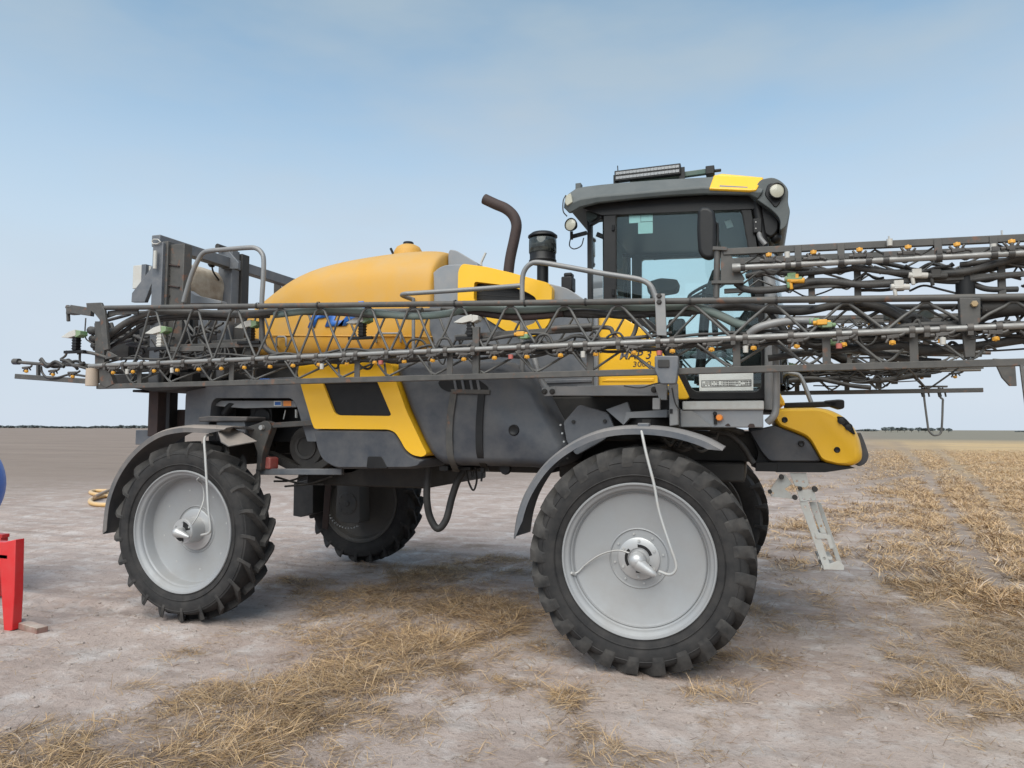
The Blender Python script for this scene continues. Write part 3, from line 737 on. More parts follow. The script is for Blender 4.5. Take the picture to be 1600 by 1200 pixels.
# slanting rusty stay of the far rear wheel and the mudflap
mb = MB(); mb.bar(P(514,745,2.6), P(508,826,2.95), .02, .09, (1,0,0)); mb.build('stay', M['rust'], ch, bevel=.004)
mb = MB(); q = XZ([(459,754),(489,748),(489,802),(470,808),(458,806)], 3.0); mb.prism(q, 3.0, 3.35); mb.build('mud_flap', M['rubber'], ff2, bevel=.006)
# suspension of the near rear leg
mb = MB(); mb.prism(rounded(XZ([(309,652),(326,650),(386,651),(385,658),(310,659)], .42), .02), .42, .85); mb.build('spring_seat', M['dusty'], ch, bevel=.01)
mb = MB(); mb.prism(XZ([(338,658),(382,658),(384,690),(338,690)], .46), .46, .8); mb.build('spring_tower', M['grey'], ch, bevel=.008)
mb = MB(); mb.prism(rounded(XZ([(383,668),(404,661),(413,657),(421,660),(424,668),(416,690),(409,712),(407,735),(400,735),(402,708),(396,690)], .40), .02), .40, .50)
br = mb.build('link_bracket', M['steel'], ch, bevel=.006)
c = P(409, 668, .38); mb = MB(); mb.lathe([(.001,-.02),(.024,-.02),(.024,.03)], 12, c); mb.build('pin', M['galv'], br)
mb = MB(); mb.bar(P(423,665,.45), P(500,660,.5), .05, .055); mb.build('radius_rod', M['steel'], ch, bevel=.006)
mb = MB(); mb.bar(P(402,737,.5), P(536,737,.62), .06, .062); mb.build('step_rail', M['grey'], ch, bevel=.006)
mb = MB()
for a_, b_ in (((430,745),(505,757)), ((428,752),(480,742)), ((445,760),(520,744))): mb.tube([P(*a_,.8), P((a_[0]+b_[0])/2, (a_[1]+b_[1])/2+4, .85), P(*b_,.9)], .012, 6, 4)
mb.build('brake_lines', M['hose'], ch, smooth=60)
mb = MB(); pts = spline([P(*q, .75) for q in ((405,708),(425,712),(445,722),(470,732),(500,728),(520,716))], 5)
for i in range(len(pts)-1): mb.bar(pts[i], pts[i+1], .12, .075)
mb.build('axle_arch', M['deep'], ch)
mb = MB(); mb.lathe([(.001,.70),(.20,.70),(.215,.72),(.215,1.0)], 28, P(478,698,.70)*1 - Vector((0,P(478,698,.70).y,0))); mb.lathe([(.10,.69),(.13,.685),(.13,.70)], 24, P(478,698,.70) - Vector((0,.70,0)))
mb.build('axle_drum', M['deep'], ch, smooth=40)
# spring and actuator seen under the cowl
mb = MB(); q = P(408,652,.72); mb.lathe([(.001,-.0),(.10,.0),(.115,.02),(.115,.30),(.001,.30)], 24, (q.x, .72, q.z)); mb.box((q.x-.16, .74, q.z-.11), (q.x+.12, 1.1, q.z+.10))
ac = mb.build('air_spring', M['black'], ch, bevel=.008)
mb = MB(); q = P(395,655,.715); mb.box((q.x-.03, .712, q.z-.015), (q.x+.04, .716, q.z+.012)); mb.build('maker_label', M['plate'], ac)
mb = MB(); mb.tube([P(352,648,.65), P(362,634,.66), P(380,630,.68)], .05, 10, 3); mb.build('bellow', M['black'], ch, smooth=50)
mb = MB(); mb.tube([P(446,641,.6), P(443,655,.6)], .006, 6); mb.tube([P(463,640,.6), P(463,653,.6)], .014, 6); mb.build('lever', M['galv'], ch)
# front leg of the near side: king-pin, plates behind the fender
mb = MB(); mb.prism(rounded(XZ([(880,660),(905,632),(950,645),(962,673),(940,690),(900,712),(885,690)], .5), .03), .50, .56); fp = mb.build('frame_plate', M['grey'], ch, bevel=.006)
for a_ in ((896,659),(945,658)):
    mb = MB(); q = P(*a_, .49); mb.lathe([(.001,-.012),(.016,-.012),(.016,.012)], 10, q); mb.build('bolt', M['deep'], fp)
mb = MB(); mb.prism(XZ([(947,640),(980,628),(986,645),(974,664)], .45), .45, .5); mb.prism(rounded(XZ([(978,644),(1042,640),(1042,652),(984,653),(974,664)], .40), .005), .40, .55); mb.build('step_bracket', M['lgrey'], ch, bevel=.004)
mb = MB(); q = P(1010,664,.45); mb.lathe([(.001,-.07),(.20,-.07),(.20,.09),(.001,.09)], 28, (q.x, .62, q.z+.0), 'z'); kp = mb.build('king_pin', M['black'], ch, bevel=.01)
mb = MB(); q = P(1010,658,.41); mb.box((q.x-.035, .408, q.z-.02), (q.x+.035, .418, q.z+.015)); mb.build('maker_label', M['deep'], kp)
mb = MB()
g = random.Random(4)
for k in range(14):
    a_ = (g.uniform(1010,1110), g.uniform(672,690)); b2 = (g.uniform(1040,1125), g.uniform(676,700)); yy = g.uniform(.5, .9)
    mb.tube([P(*a_, yy), P((a_[0]+b2[0])/2, max(a_[1],b2[1])+g.uniform(2,12), yy), P(*b2, yy+.1)], g.uniform(.008,.016), 6, 4)
mb.tube([P(1110,672,.9), P(1140,680,.9), P(1160,697,.95), P(1172,716,1.0), P(1178,724,1.0)], .026, 8, 5)
mb.tube([P(1060,668,.9), P(1120,668,.9), P(1160,676,1.1)], .03, 8, 4)
mb.build('hydraulic_hoses', M['hose'], ch, smooth=60)
mb = MB(); mb.prism(rounded(XZ([(1168,668),(1200,668),(1210,722),(1190,735),(1172,728),(1182,718),(1184,706)], 1.1), .02), 1.1, 2.5); mb.box(tuple(P(1180,722,1.02)), tuple(P(1215,737,1.02)+Vector((0,.4,0)))); mb.build('nose_mount', M['black'], ch, bevel=.01)
mb = MB(); mb.box(tuple(P(840,620,.85)), tuple(P(1060,690,.85)+Vector((0,1.6,0)))); mb.build('engine_bay', M['deep'], ch, bevel=.02)

# ---------------------------------------------------------------- main tank
def grid_mesh(rows, closed=False, cap=True):
    v = [tuple(p) for r in rows for p in r]; k = len(rows[0]); f = []
    for i in range(len(rows)-1):
        for j in range(k if closed else k-1): f.append((i*k+j, i*k+(j+1) % k, (i+1)*k+(j+1) % k, (i+1)*k+j))
    if cap: f += [tuple(range(k))[::-1], tuple((len(rows)-1)*k+j for j in range(k))]
    return v, f
def fix_normals(o):
    bm = bmesh.new(); bm.from_mesh(o.data); bmesh.ops.recalc_face_normals(bm, faces=bm.faces[:]); bm.to_mesh(o.data); bm.free(); o.data.update(); return o
def section(zt, zc, zb, hw, crown=.03):
    half = [(0, zt+crown), (.28*hw, zt+crown*.9), (.50*hw, zt+crown*.4), (.66*hw, zt-.015), (.80*hw, zt*.45+zc*.55+.02), (.905*hw, zc), (.965*hw, zc-.09), (.99*hw, zc-.30), (1.0*hw, zc*.35+zb*.65), (.995*hw, zb+.20), (.97*hw, zb+.09), (.90*hw, zb+.015), (.75*hw, zb), (0, zb)]
    pts = [(YC-a, z) for a, z in half] + [(YC+a, z) for a, z in half[-2:0:-1]]
    return pts
top_px = [(413,468),(447,443),(470,426),(513,412),(567,401),(627,392),(672,389),(700,391)]
tp = [P(a, b, 1.16) for a, b in top_px]; cr_px = [(400,478),(432,462),(462,440),(510,427),(567,419),(627,415),(668,413)]
cp = [P(a, b, .90) for a, b in cr_px]
ix = lambda arr, x: float(np.interp(x, [p.x for p in arr], [p.z for p in arr]))
XF = P(676, 500, .80).x; rows = []
for x, sh, hwf in ((-4.60,.26,.80),(-4.57,.16,.87),(-4.48,.08,.92),(-4.3,.03,.96),(-4.05,0,.985),(-3.7,0,1),(-3.3,0,1),(-2.9,0,1),(-2.55,0,1),(XF-.12,0,1),(XF-.03,.03,.985),(XF,.09,.94)):
    zt = ix(tp, x) - sh*.5; zc = min(ix(cp, x) - sh*.5, zt-.03); zb = 2.66 + sh*.3
    if zc < zb+.36: zc = zb+.36; zt = max(zt, zc+.05)
    rows.append([(x, y, z) for y, z in section(zt, zc, zb, 1.06*hwf)])
mb = MB(); mb.add(*grid_mesh(rows, True)); tk = fix_normals(mb.build('main_tank', M['tank'], S, smooth=179))
sub = tk.modifiers.new('sub', 'SUBSURF'); sub.levels = 1; sub.render_levels = 2
mb = MB(); q = P(638, 391, 1.45)
mb.lathe([(.17,-.12),(.16,-.02),(.13,.03),(.085,.055),(.001,.055)], 28, q, 'z'); lid = mb.build('filler_neck', M['tank'], tk, smooth=60)
mb = MB(); mb.lathe([(.06,.05),(.06,.085),(.052,.092),(.001,.092)], 20, q, 'z'); mb.build('filler_cap', M['black'], lid, smooth=40)
mb = MB(); q = P(614, 396, 1.4); mb.tube([q+Vector((0,0,-.1)), q, q+Vector((-.03,0,.06))], .015, 6); mb.build('vent', M['black'], tk)
for (a, b, c2, d2) in ((588,521,626,534),(432,526,447,540)):
    mb = MB(); y = .735
    mb.tube([P(a,d2,.80), P(a,d2,y), P(a,b+2,y), P(a+3,b,y), P(c2-3,b,y), P(c2,b+2,y), P(c2,d2,y), P(c2,d2,.80)], .011, 8)
    mb.build('grab_handle', M['rail'], tk, smooth=60)
for q_ in ((410,524,676,526),):
    mb = MB(); mb.bar(P(q_[0],q_[1],.772), P(q_[2],q_[3],.772), .016, .012); mb.build('mould_seam', M['tank'], tk, bevel=.005)
def text_mesh(body, name, mat_, parent, p_left, p_base_right, height, y, shear=.2, bold=0., depth=.002):
    cu = bpy.data.curves.new(name, 'FONT'); cu.body = body; cu.size = 1; cu.shear = shear; cu.offset = bold; cu.extrude = .0
    o = bpy.data.objects.new(name, cu); COL.objects.link(o)
    me = bpy.data.meshes.new_from_object(o.evaluated_get(bpy.context.evaluated_depsgraph_get())); bpy.data.objects.remove(o)
    co = np.array([v.co[:] for v in me.vertices]); x0, x1 = co[:,0].min(), co[:,0].max(); z0, z1 = co[:,1].min(), co[:,1].max()
    sx = (p_base_right[0]-p_left[0])/(x1-x0); sz = height/(z1-z0)
    for v in me.vertices: v.co = (p_left[0]+(v.co.x-x0)*sx, y, p_left[1]+(v.co.y-z0)*sz)
    me.materials.clear(); me.materials.append(mat_)
    bm = bmesh.new(); bm.from_mesh(me); bmesh.ops.recalc_face_normals(bm, faces=bm.faces[:]); bm.to_mesh(me); bm.free()
    o = bpy.data.objects.new(name, me); COL.objects.link(o); o.parent = parent
    so_ = o.modifiers.new('t', 'SOLIDIFY'); so_.thickness = depth; so_.offset = 0
    return o
a = P(481, 512, .762); b = P(573, 512, .762); c = P(527, 473, .762)
text_mesh('PLA', 'lettering', M['decal'], tk, (a.x, a.z), (b.x, b.z), c.z-a.z, .762, .32, .05, .012)
# lower tank cradle between tank and chassis
mb = MB(); mb.box((-4.5, 1.0, 1.9), (-2.0, 2.66, 2.76)); mb.box((-2.1, 1.0, 1.9), (-.6, 2.66, 2.6)); mb.build('tank_cradle', M['deep'], S, bevel=.02)

# ---------------------------------------------------------------- engine hood
mb = MB(); YH = .86
ho = rounded(XZ([(664,606),(664,440),(688,414),(720,413),(764,418),(800,426),(862,444),(886,450),(912,467),(934,484),(934,604),(848,606),(800,606)], YH), [.02,.1,.1,.05,.05,.05,.05,.05,.05,.05,.01,.01,.01])
mb.prism(ho, YH, 2*YC-YH); hd = mb.build('engine_hood', M['lgrey'], S, bevel=.035, seg=3)
mb = MB(); mb.prism(rounded(XZ([(703,400),(705,391),(716,393),(748,412),(756,440),(703,440)], 1.2), .03), 1.15, 2.5); mb.build('hood_top', M['lgrey'], hd, bevel=.03, seg=3)
mb = MB(); mb.prism(rounded(XZ([(660,480),(700,474),(925,486),(926,604),(846,604),(700,604)], .80), [.05,.06,.02,.01,.01,.02]), .80, .90); lp = mb.build('lower_hood_panel', M['grey'], hd, bevel=.02, seg=3)
mb = MB(); mb.prism(XZ([(842,594),(925,592),(925,597),(846,600)], .79), .785, .82); mb.build('panel_ridge', M['grey'], lp, bevel=.006)
yo = rounded(XZ([(717,470),(718,424),(724,413),(762,418),(800,427),(858,443),(864,450),(863,480),(860,505),(850,517),(836,527),(820,526),(794,519),(760,498),(735,486),(720,482)], .80), [.03,.04,.05,.05,.05,.04,.04,.05,.05,.04,.04,.04,.05,.05,.05,.04])
yi = rounded(XZ([(743,441),(800,448),(826,458),(839,466),(841,490),(838,505),(822,511),(806,505),(768,486),(742,470)], .80), [.03,.04,.04,.03,.04,.03,.03,.04,.04,.03])
mb = MB(); mb.prism([yo, yi], .765, .90); yp = mb.build('hood_side_panel', M['yellow'], hd, bevel=.022, seg=3)
mb = MB(); mb.prism(rounded(XZ([(736,436),(802,444),(842,462),(845,505),(822,516),(740,475)], .84), .02), .845, .855); gr = mb.build('grille', M['black'], yp)
mb = MB()
for k in range(9): mb.bar(P(742,446+k*7,.842), P(842,452+k*7,.842), .004, .004)
o = mb.build('grille_mesh', M['deep'], gr); o['kind'] = 'stuff'
# hood hinge lamp block
mb = MB(); q = P(888, 452, 1.0); mb.box((q.x-.06,.95,q.z-.02),(q.x+.05,1.1,q.z+.12)); mb.box((q.x-.04,.97,q.z+.12),(q.x+.04,1.08,q.z+.16)); mb.build('hood_lamp', M['black'], hd, bevel=.012)
mb = MB(); q = P(752, 410, 1.3); mb.tube([q+Vector((0,0,-.05)), q, q+Vector((.05,0,.1))], .014, 6); mb.build('drain_tube', M['white'], hd)
# exhaust and air cleaner
ex = [P(a, b, 1.75) for a, b in ((793,440),(797,405),(804,372),(807,352),(802,337),(790,326),(774,319),(757,311))]
mb = MB(); mb.tube(ex, .060, 18, 5); o = mb.build('exhaust_pipe', M['rust'], hd, smooth=60)
e = P(757,311,1.75); dr = (ex[-1]-ex[-2]).normalized(); mb = MB(); mb.tube([e-dr*.0+dr*.001, e+dr*.003], .053, 18); mb.build('exhaust_mouth', M['black'], o)
q = P(848, 411, 1.6); s_ = (q-CAM).dot(FW)/F_PX
mb = MB(); mb.lathe([(.001,-.30),(.062,-.30),(.062,.0),(.145,.0),(.150,.02),(.140,.04),(.140,.26),(.001,.26)], 32, q, 'z'); ac = mb.build('air_cleaner', M['black'], hd, smooth=40)
mb = MB(); mb.lathe([(.143,.10),(.150,.11),(.150,.25),(.143,.26)], 32, q, 'z'); mb.build('clear_bowl', M['smoke'], ac, smooth=50)
mb = MB(); mb.lathe([(.001,.345),(.06,.342),(.12,.325),(.158,.295),(.160,.28),(.150,.272),(.001,.27)], 32, q, 'z'); mb.build('rain_cap', M['black'], ac, smooth=50)

# ---------------------------------------------------------------- lower side: fuel tank, yellow panel, cover, rear cowl
YB = .40
so_px = [(613,561),(795,563),(818,581),(836,606),(862,655),(886,699),(882,722),(850,735),(829,731),(690,728),(672,716),(660,696),(636,643),(617,590)]
def offset_poly(poly, d):
    "move every edge of an outline inwards by d"
    n_ = len(poly); ar = sum(poly[i][0]*poly[(i+1) % n_][1]-poly[(i+1) % n_][0]*poly[i][1] for i in range(n_)); sg = 1 if ar > 0 else -1
    o = []
    for i in range(n_):
        p = Vector(poly[i]); e0 = (p-Vector(poly[i-1])).normalized(); e1 = (Vector(poly[(i+1) % n_])-p).normalized()
        n0 = Vector((-e0.y, e0.x))*sg; n1 = Vector((-e1.y, e1.x))*sg; bis = n0+n1
        o.append(tuple(p + bis*(d/max(.35, 1+n0.dot(n1)))))
    return o
def side_shell(px, y0, y1, inset, rr, mat_, name, parent, holes=()):
    "bulging moulded shell: the outline shrinks towards the near face"
    base = XZ(px, y0); rows = []
    for (yy, k) in ((y1, 0), (y0+.16, 0), (y0+.09, .12), (y0+.04, .36), (y0+.012, .70), (y0, 1.0)):
        rows.append([(x, yy, z) for x, z in rounded(offset_poly(base, inset*k), [max(.012, r) for r in rr], 5)])
    mb = MB(); mb.add(*grid_mesh(rows, True)); o = fix_normals(mb.build(name, mat_, parent, smooth=30)); return o
ft = side_shell(so_px, YB, 1.1, .09, [.05,.10,.1,.08,.1,.08,.06,.06,.05,.05,.05,.05,.05,.05], M['dplastic'], 'fuel_tank', S)
for (x0, x1, x2, x3, mt) in ((703,715,695,710,'rust'),(747,758,742,756,'black')):
    # straps follow the tank down and round its lower edge
    mb = MB(); w_ = .055; L_ = [P((x0+x1)/2,612,YB-.012), P((x2+x3)/2,660,YB-.014), P((x2+x3)/2,700,YB-.010), P((x2+x3)/2+3,718,YB+.02), P((x2+x3)/2+8,730,YB+.12), P((x2+x3)/2+10,736,YB+.30)]
    for i in range(len(L_)-1): mb.bar(L_[i], L_[i+1], .045 if True else w_, .012, (0,-1,0))
    vv_ = []; 
    mb = MB(); k = spline(L_, 4); rows = []
    for i, p in enumerate(k):
        tg = (k[min(i+1,len(k)-1)]-k[max(i-1,0)]).normalized(); sdv = Vector((1,0,0)); nn = sdv.cross(tg).normalized()
        rows.append([p-sdv*.034-nn*.006, p+sdv*.034-nn*.006, p+sdv*.034+nn*.006, p-sdv*.034+nn*.006])
    mb.add(*grid_mesh(rows, True)); fix_normals(mb.build('tank_strap', M['steel'] if mt == 'rust' else M['black'], ft, bevel=.003))
# recessed filler opening on top of the tank face, breather hole
mb = MB(); mb.prism(rounded(XZ([(684,596),(695,593),(750,594),(764,606),(760,614),(700,612),(688,606)], YB-.004), .03), YB-.006, YB+.05); rc_ = mb.build('filler_recess', M['black'], ft)
mb = MB(); mb.prism(XZ([(704,608),(765,609),(765,616),(706,615)], YB-.02), YB-.022, YB+.0); mb.build('recess_sill', M['steel'], rc_, bevel=.004)
mb = MB()
for a in (710,722,735,746): mb.tube([P(a,594,YB-.012), P(a+3,609,YB-.012)], .014, 8)
o = mb.build('filler_ribs', M['grey'], rc_); o['kind'] = 'stuff'
q = P(803, 672, YB-.002); mb = MB(); mb.lathe([(.001,-.004),(.036,-.004),(.044,-.010),(.050,-.006),(.052,.01)], 24, q); mb.build('breather_hole', M['black'], ft, smooth=50)
mb = MB()
for i in range(5):
    q = P(876+i*2.6, 664+i*13, YB-.01); mb.lathe([(.001,-.008),(.009,-.008),(.009,.01)], 6, q)
o = mb.build('rivets', M['galv'], ft); o['kind'] = 'stuff'

yo = rounded(XZ([(464,571),(470,568),(606,566),(613,570),(618,592),(636,643),(661,696),(668,709),(660,714),(645,711),(634,702),(626,687),(618,675),(607,671),(492,670),(488,660),(468,592)], YB-.02), [.03,.02,.03,.03,.05,.05,.04,.04,.04,.04,.04,.04,.04,.03,.02,.02,.05])
yi = rounded(XZ([(504,596),(590,596),(612,648),(609,650),(530,649),(523,645)], YB-.02), [.02,.02,.02,.015,.03,.03])
mb = MB(); mb.prism([yo, yi], YB-.03, YB+.3); sp_ = mb.build('side_panel', M['yellow'], S, bevel=.03, seg=3)
mb = MB(); mb.prism(rounded(XZ([(498,590),(594,590),(617,655),(520,655)], YB), .02), YB+.0, YB+.2); mb.build('side_window', M['black'], sp_, bevel=.004)
side_shell([(487,674),(492,670),(607,671),(617,675),(626,690),(636,707),(648,714),(664,717),(655,731),(640,734),(523,734),(501,721),(493,702)], YB-.03, .95, .028, [.02,.02,.04,.04,.04,.04,.02,.02,.03,.04,.06,.06,.04], M['dplastic'], 'side_cover', S)
mb = MB(); mb.prism(rounded(XZ([(574,713),(596,713),(606,732),(572,732)], YB-.036), .02), YB-.034, YB+.02); cv = mb.build('step_notch', M['black'], S, bevel=.01)
# rear cowl
cw = rounded(XZ([(288,674),(290,614),(302,597),(400,592),(480,588),(512,690),(480,690),(463,632),(455,622),(336,622),(330,630),(326,674)], .55), [.01,.05,.08,.05,.02,.01,.01,.05,.05,.05,.05,.01])
mb = MB(); mb.prism(cw, .55, 1.2); co_ = mb.build('rear_cowl', M['grey'], S, bevel=.035, seg=3)
mb = MB(); mb.prism(XZ([(326,622),(470,622),(480,690),(326,690)], .95), .95, 2.5); mb.build('cowl_inside', M['black'], co_)
mb = MB(); mb.prism(XZ([(332,634),(345,626),(460,626),(464,636),(380,638)], .62), .62, .7); rl_ = mb.build('cowl_rail', M['lgrey'], co_, bevel=.004)
for a, mt in ((428,'plate'),(443,'amber')):
    mb = MB(); mb.prism(rounded(XZ([(a,626.5),(a+12,626.5),(a+12,634.5),(a,634.5)], .617), .006), .614, .621); d = mb.build('sticker', M[mt], rl_)
    if mt == 'plate':
        mb = MB(); mb.prism(XZ([(a+1.5,628),(a+10.5,628),(a+10.5,633),(a+1.5,633)], .612), .611, .6135); mb.build('sticker_print', M['decal'], d)
mb = MB(); mb.prism(rounded(XZ([(405,591),(420,591),(420,600),(405,600)], .53), .01), .53, .56); mb.build('blue_tag', M['decal'], co_, bevel=.004)
# hoses hanging under the fuel tank
mb = MB(); mb.tube([P(671,722,.75), P(668,745,.75), P(667,780,.75), P(672,808,.78), P(684,826,.8), P(697,812,.82), P(706,778,.84), P(715,752,.86), P(727,733,.9), P(730,722,.9)], .035, 12, 6); mb.build('drain_hose', M['rubber'], ft, smooth=60)
mb = MB(); mb.tube([P(728,735,.8), P(733,755,.8), P(740,766,.8), P(745,750,.8), P(743,730,.8)], .010, 6, 5); mb.tube([P(735,733,.7), P(738,745,.7), P(742,730,.7)], .008, 6, 4); mb.build('breather_hose', M['rubber'], ft, smooth=60)
mb = MB(); mb.box(tuple(P(686,728,.6)), tuple(P(700,736,.6)+Vector((0,.2,0)))); mb.box(tuple(P(715,729,.62)), tuple(P(735,735,.62)+Vector((0,.3,0)))); mb.build('tank_bracket', M['black'], ft, bevel=.004)['kind'] = 'stuff'
mb = MB(); mb.tube([P(756,728,.55), P(754,738,.55)], .022, 8); mb.tube([P(754,738,.55), P(752,752,.55)], .010, 6); mb.build('drain_valve', M['black'], ft, smooth=40)
mb = MB(); mb.lathe([(.0,-.03),(.05,-.03),(.06,0),(.05,.03),(.001,.03)], 12, P(790,732,.6)); mb.build('sump', M['black'], ft, smooth=40)

# ---------------------------------------------------------------- nose
YN = .98
no = [(1206,650),(1212,638),(1224,637),(1280,636),(1300,640),(1322,651),(1337,667),(1346,684),(1351,707),(1350,720),(1337,729),(1315,729),(1285,722),(1275,705),(1262,685),(1240,676),(1215,667)]
def nose_shell(px, rr, name, mat_, y0, back, depth, inset, parent):
    base = XZ(px, y0); rows = []
    for (yy, k) in ((back, 1), (back-.04, .35), (back-depth, 0), (y0+depth, 0), (y0+depth*.4, .22), (y0+depth*.1, .62), (y0, 1)):
        off = offset_poly(base, inset*k)
        off = [(x - inset*k*1.5*max(0, min(1, (x-1.30)/.35)), z) for x, z in off]
        rows.append([(x, yy, z) for x, z in rounded(off, [max(.012, r) for r in rr], 4)])
    mb = MB(); mb.add(*grid_mesh(rows, True)); return fix_normals(mb.build(name, mat_, parent, smooth=34))
ns = nose_shell(no, [.03,.03,.05,.08,.08,.08,.08,.08,.08,.05,.06,.06,.04,.06,.08,.08,.04], 'nose_hood', M['yellow'], YN, 2*YC-YN, .13, .03, S)
nose_shell([(1168,672),(1194,668),(1212,664),(1222,668),(1262,684),(1274,702),(1285,722),(1202,722),(1188,706)], [.02,.02,.03,.05,.07,.07,.03,.03,.03], 'nose_skirt', M['dplastic'], YN+.02, 2*YC-YN-.02, .08, .015, ns)
mb = MB(); mb.prism(rounded(XZ([(1205,722),(1286,723),(1337,731),(1290,738),(1212,738)], YN+.05), .01), YN+.05, 2*YC-YN-.05); mb.build('nose_base', M['black'], ns, bevel=.01)
mb = MB(); mb.prism(rounded(XZ([(1342,672),(1350,690),(1357,712),(1352,724),(1338,730),(1336,700)], 1.25), .04), 1.2, 2*YC-1.2); mb.build('bumper', M['dplastic'], ns, bevel=.03, seg=3)
hp = [(1306,649.5),(1320,652),(1332,666),(1338,681),(1326,674),(1312,661)]
mb = MB(); mb.prism(rounded(XZ(hp, YN-.004), .03), YN-.002, YN+.08); hl = mb.build('headlight', M['black'], ns, bevel=.006)
for a, b, r in ((1315,657,.028),(1326,667,.026)):
    mb = MB(); mb.lathe([(.001,-.002),(r*.6,.0),(r,.006),(r+.005,.0)], 16, P(a, b, YN-.012)); mb.build('headlight_lens', M['rubber'], hl, smooth=50)
for a, b in ((1226,656),(1308,703),(1252,693)):
    mb = MB(); q = P(a, b, YN-.004); mb.lathe([(.001,.0),(.012,.0),(.020,-.004),(.026,.002),(.026,.02)], 16, q); mb.build('screw_cap', M['black'], ns, smooth=50)
mb = MB(); q0 = P(1222,634,1.3); mb.bar(P(1225,634,1.3), P(1308,631,1.3), .1, .05); mb.prism(rounded(XZ([(1285,631),(1288,626),(1310,624),(1319,625),(1319,638),(1312,640)], 1.28), .02), 1.25, 1.42); mb.build('hood_latch', M['black'], ns, bevel=.01)
mb = MB(); mb.prism(rounded(XZ([(1196,606),(1216,610),(1226,628),(1226,634),(1196,634)], 1.25), .02), 1.2, 2.4); mb.build('cowl_top', M['yellow'], ns, bevel=.015)
mb = MB(); mb.tube([P(1214,581,1.5), P(1240,584,1.5), P(1252,591,1.5), P(1268,630,1.45)], .02, 8, 5); mb.build('mirror_tube', M['rail'], ns, smooth=60)

# fold-down ladder under the nose
YL = 1.05
ld = empty('ladder', (0,0,0), S)
def lad(px, y0, y1, nm, holes=()):
    mb = MB(); lp_ = [XZ(px, y0)]
    for (a, b, r) in holes:
        q = P(a, b, y0); lp_.append([(q.x+r*math.cos(k*math.pi/4), q.z+r*math.sin(k*math.pi/4)) for k in range(8)])
    mb.prism(lp_ if len(lp_) > 1 else lp_[0], y0, y1); return mb.build(nm, M['galv2'], ld, bevel=.003)
M['galv2'] = mat('ladder_zinc', (.50, .51, .49), .55, metal=.15, dust=.3, top=.3, scale=14)
lad([(1234,739),(1260,739),(1264,758),(1258,762),(1242,759)], YL, YL+.03, 'hinge_plate', ((1245,752,.012),(1255,753,.012)))
lad([(1220,741),(1228,743),(1238,756),(1226,764),(1236,772),(1240,780),(1206,776),(1201,768)], YL+.03, YL+.05, 'swing_plate', ((1222,747,.012),(1207,771,.012)))
lad([(1245,766),(1272,765),(1276,782),(1250,784)], YL-.01, YL+.02, 'lock_plate', ((1256,780,.010),(1266,780,.010)))
lad([(1249,784),(1262,784),(1300,890),(1287,889)], YL, YL+.012, 'side_rail', ((1258,792,.011),(1275,840,.012),(1288,873,.012)))
lad([(1276,784),(1283,786),(1319,889),(1312,892)], YL+.30, YL+.312, 'side_rail')
for (a, b, c2) in ((1272,836,1296),(1281,872,1308),(1286,886,1316)):
    mb = MB(); p0 = P(a, b, YL); p1 = Vector((p0.x+.12, YL+.30, p0.z)); mb.box((p0.x-.015, YL+.012, p0.z-.012), (p0.x+.10, YL+.30, p0.z+.012)); mb.build('step', M['galv2'], ld, bevel=.003)
lad([(1272,832),(1297,836),(1303,856),(1297,858),(1292,842),(1276,842)], YL-.006, YL+.0, 'step_bracket')
lad([(1286,884),(1310,876),(1319,884),(1319,891),(1287,890)], YL-.006, YL+.0, 'step_bracket')
lad([(1264,784),(1275,784),(1293,838),(1284,838)], YL+.1, YL+.11, 'cross_plate', ((1276,800,.010),(1283,822,.010)))
for a, b, r in ((1221,745,.022),(1203,768,.018),(1242,777,.022),(1273,764,.024),(1250,763,.018)):
    mb = MB(); mb.lathe([(.001,-.03),(r,-.03),(r,.03),(.001,.03)], 12, P(a, b, YL)); mb.build('pivot', M['deep'], ld, bevel=.003)

# ---------------------------------------------------------------- cab
YK = 1.0; YK2 = 2*YC - YK
cab = empty('cab', (0, 0, 0), S)
door_o = rounded(XZ([(944,330),(1152,312),(1172,320),(1190,430),(1203,540),(1204,612),(1196,623),(1080,624),(1066,612),(1030,530),(1000,505),(944,492)], YK), [.01,.08,.06,.3,.2,.05,.05,.05,.05,.08,.08,.03])
door_i = rounded(XZ([(962,337),(1146,321),(1160,330),(1178,430),(1191,540),(1191,604),(1184,613),(1086,613),(1078,605),(1042,525),(1008,496),(962,484)], YK), [.03,.08,.06,.3,.2,.05,.05,.05,.05,.08,.08,.03])
far_o = rounded(XZ([(944,330),(1152,312),(1172,320),(1190,430),(1203,540),(1204,600),(944,600)], YK), .03)
far_i = rounded(XZ([(962,345),(1146,335),(1158,345),(1176,430),(1190,540),(1190,590),(962,590)], YK), .04)
fl = rounded(XZ([(970,420),(1140,410),(1168,430),(1190,540),(1190,590),(970,590)], YK), .04)
mb = MB(); mb.prism([door_o, door_i], YK-.02, YK+.05); dr_ = mb.build('door_frame', M['black'], cab, bevel=.012)
mb = MB(); mb.prism(rounded(door_i, 0), YK+.008, YK+.013); mb.build('door_glass', M['glass'], cab)
mb = MB(); mb.prism([far_o, far_i], YK2-.05, YK2+.02); mb.build('door_frame', M['black'], cab, bevel=.012)
mb = MB(); mb.prism(far_i, YK2-.012, YK2-.008); mb.build('door_glass', M['glass'], cab)
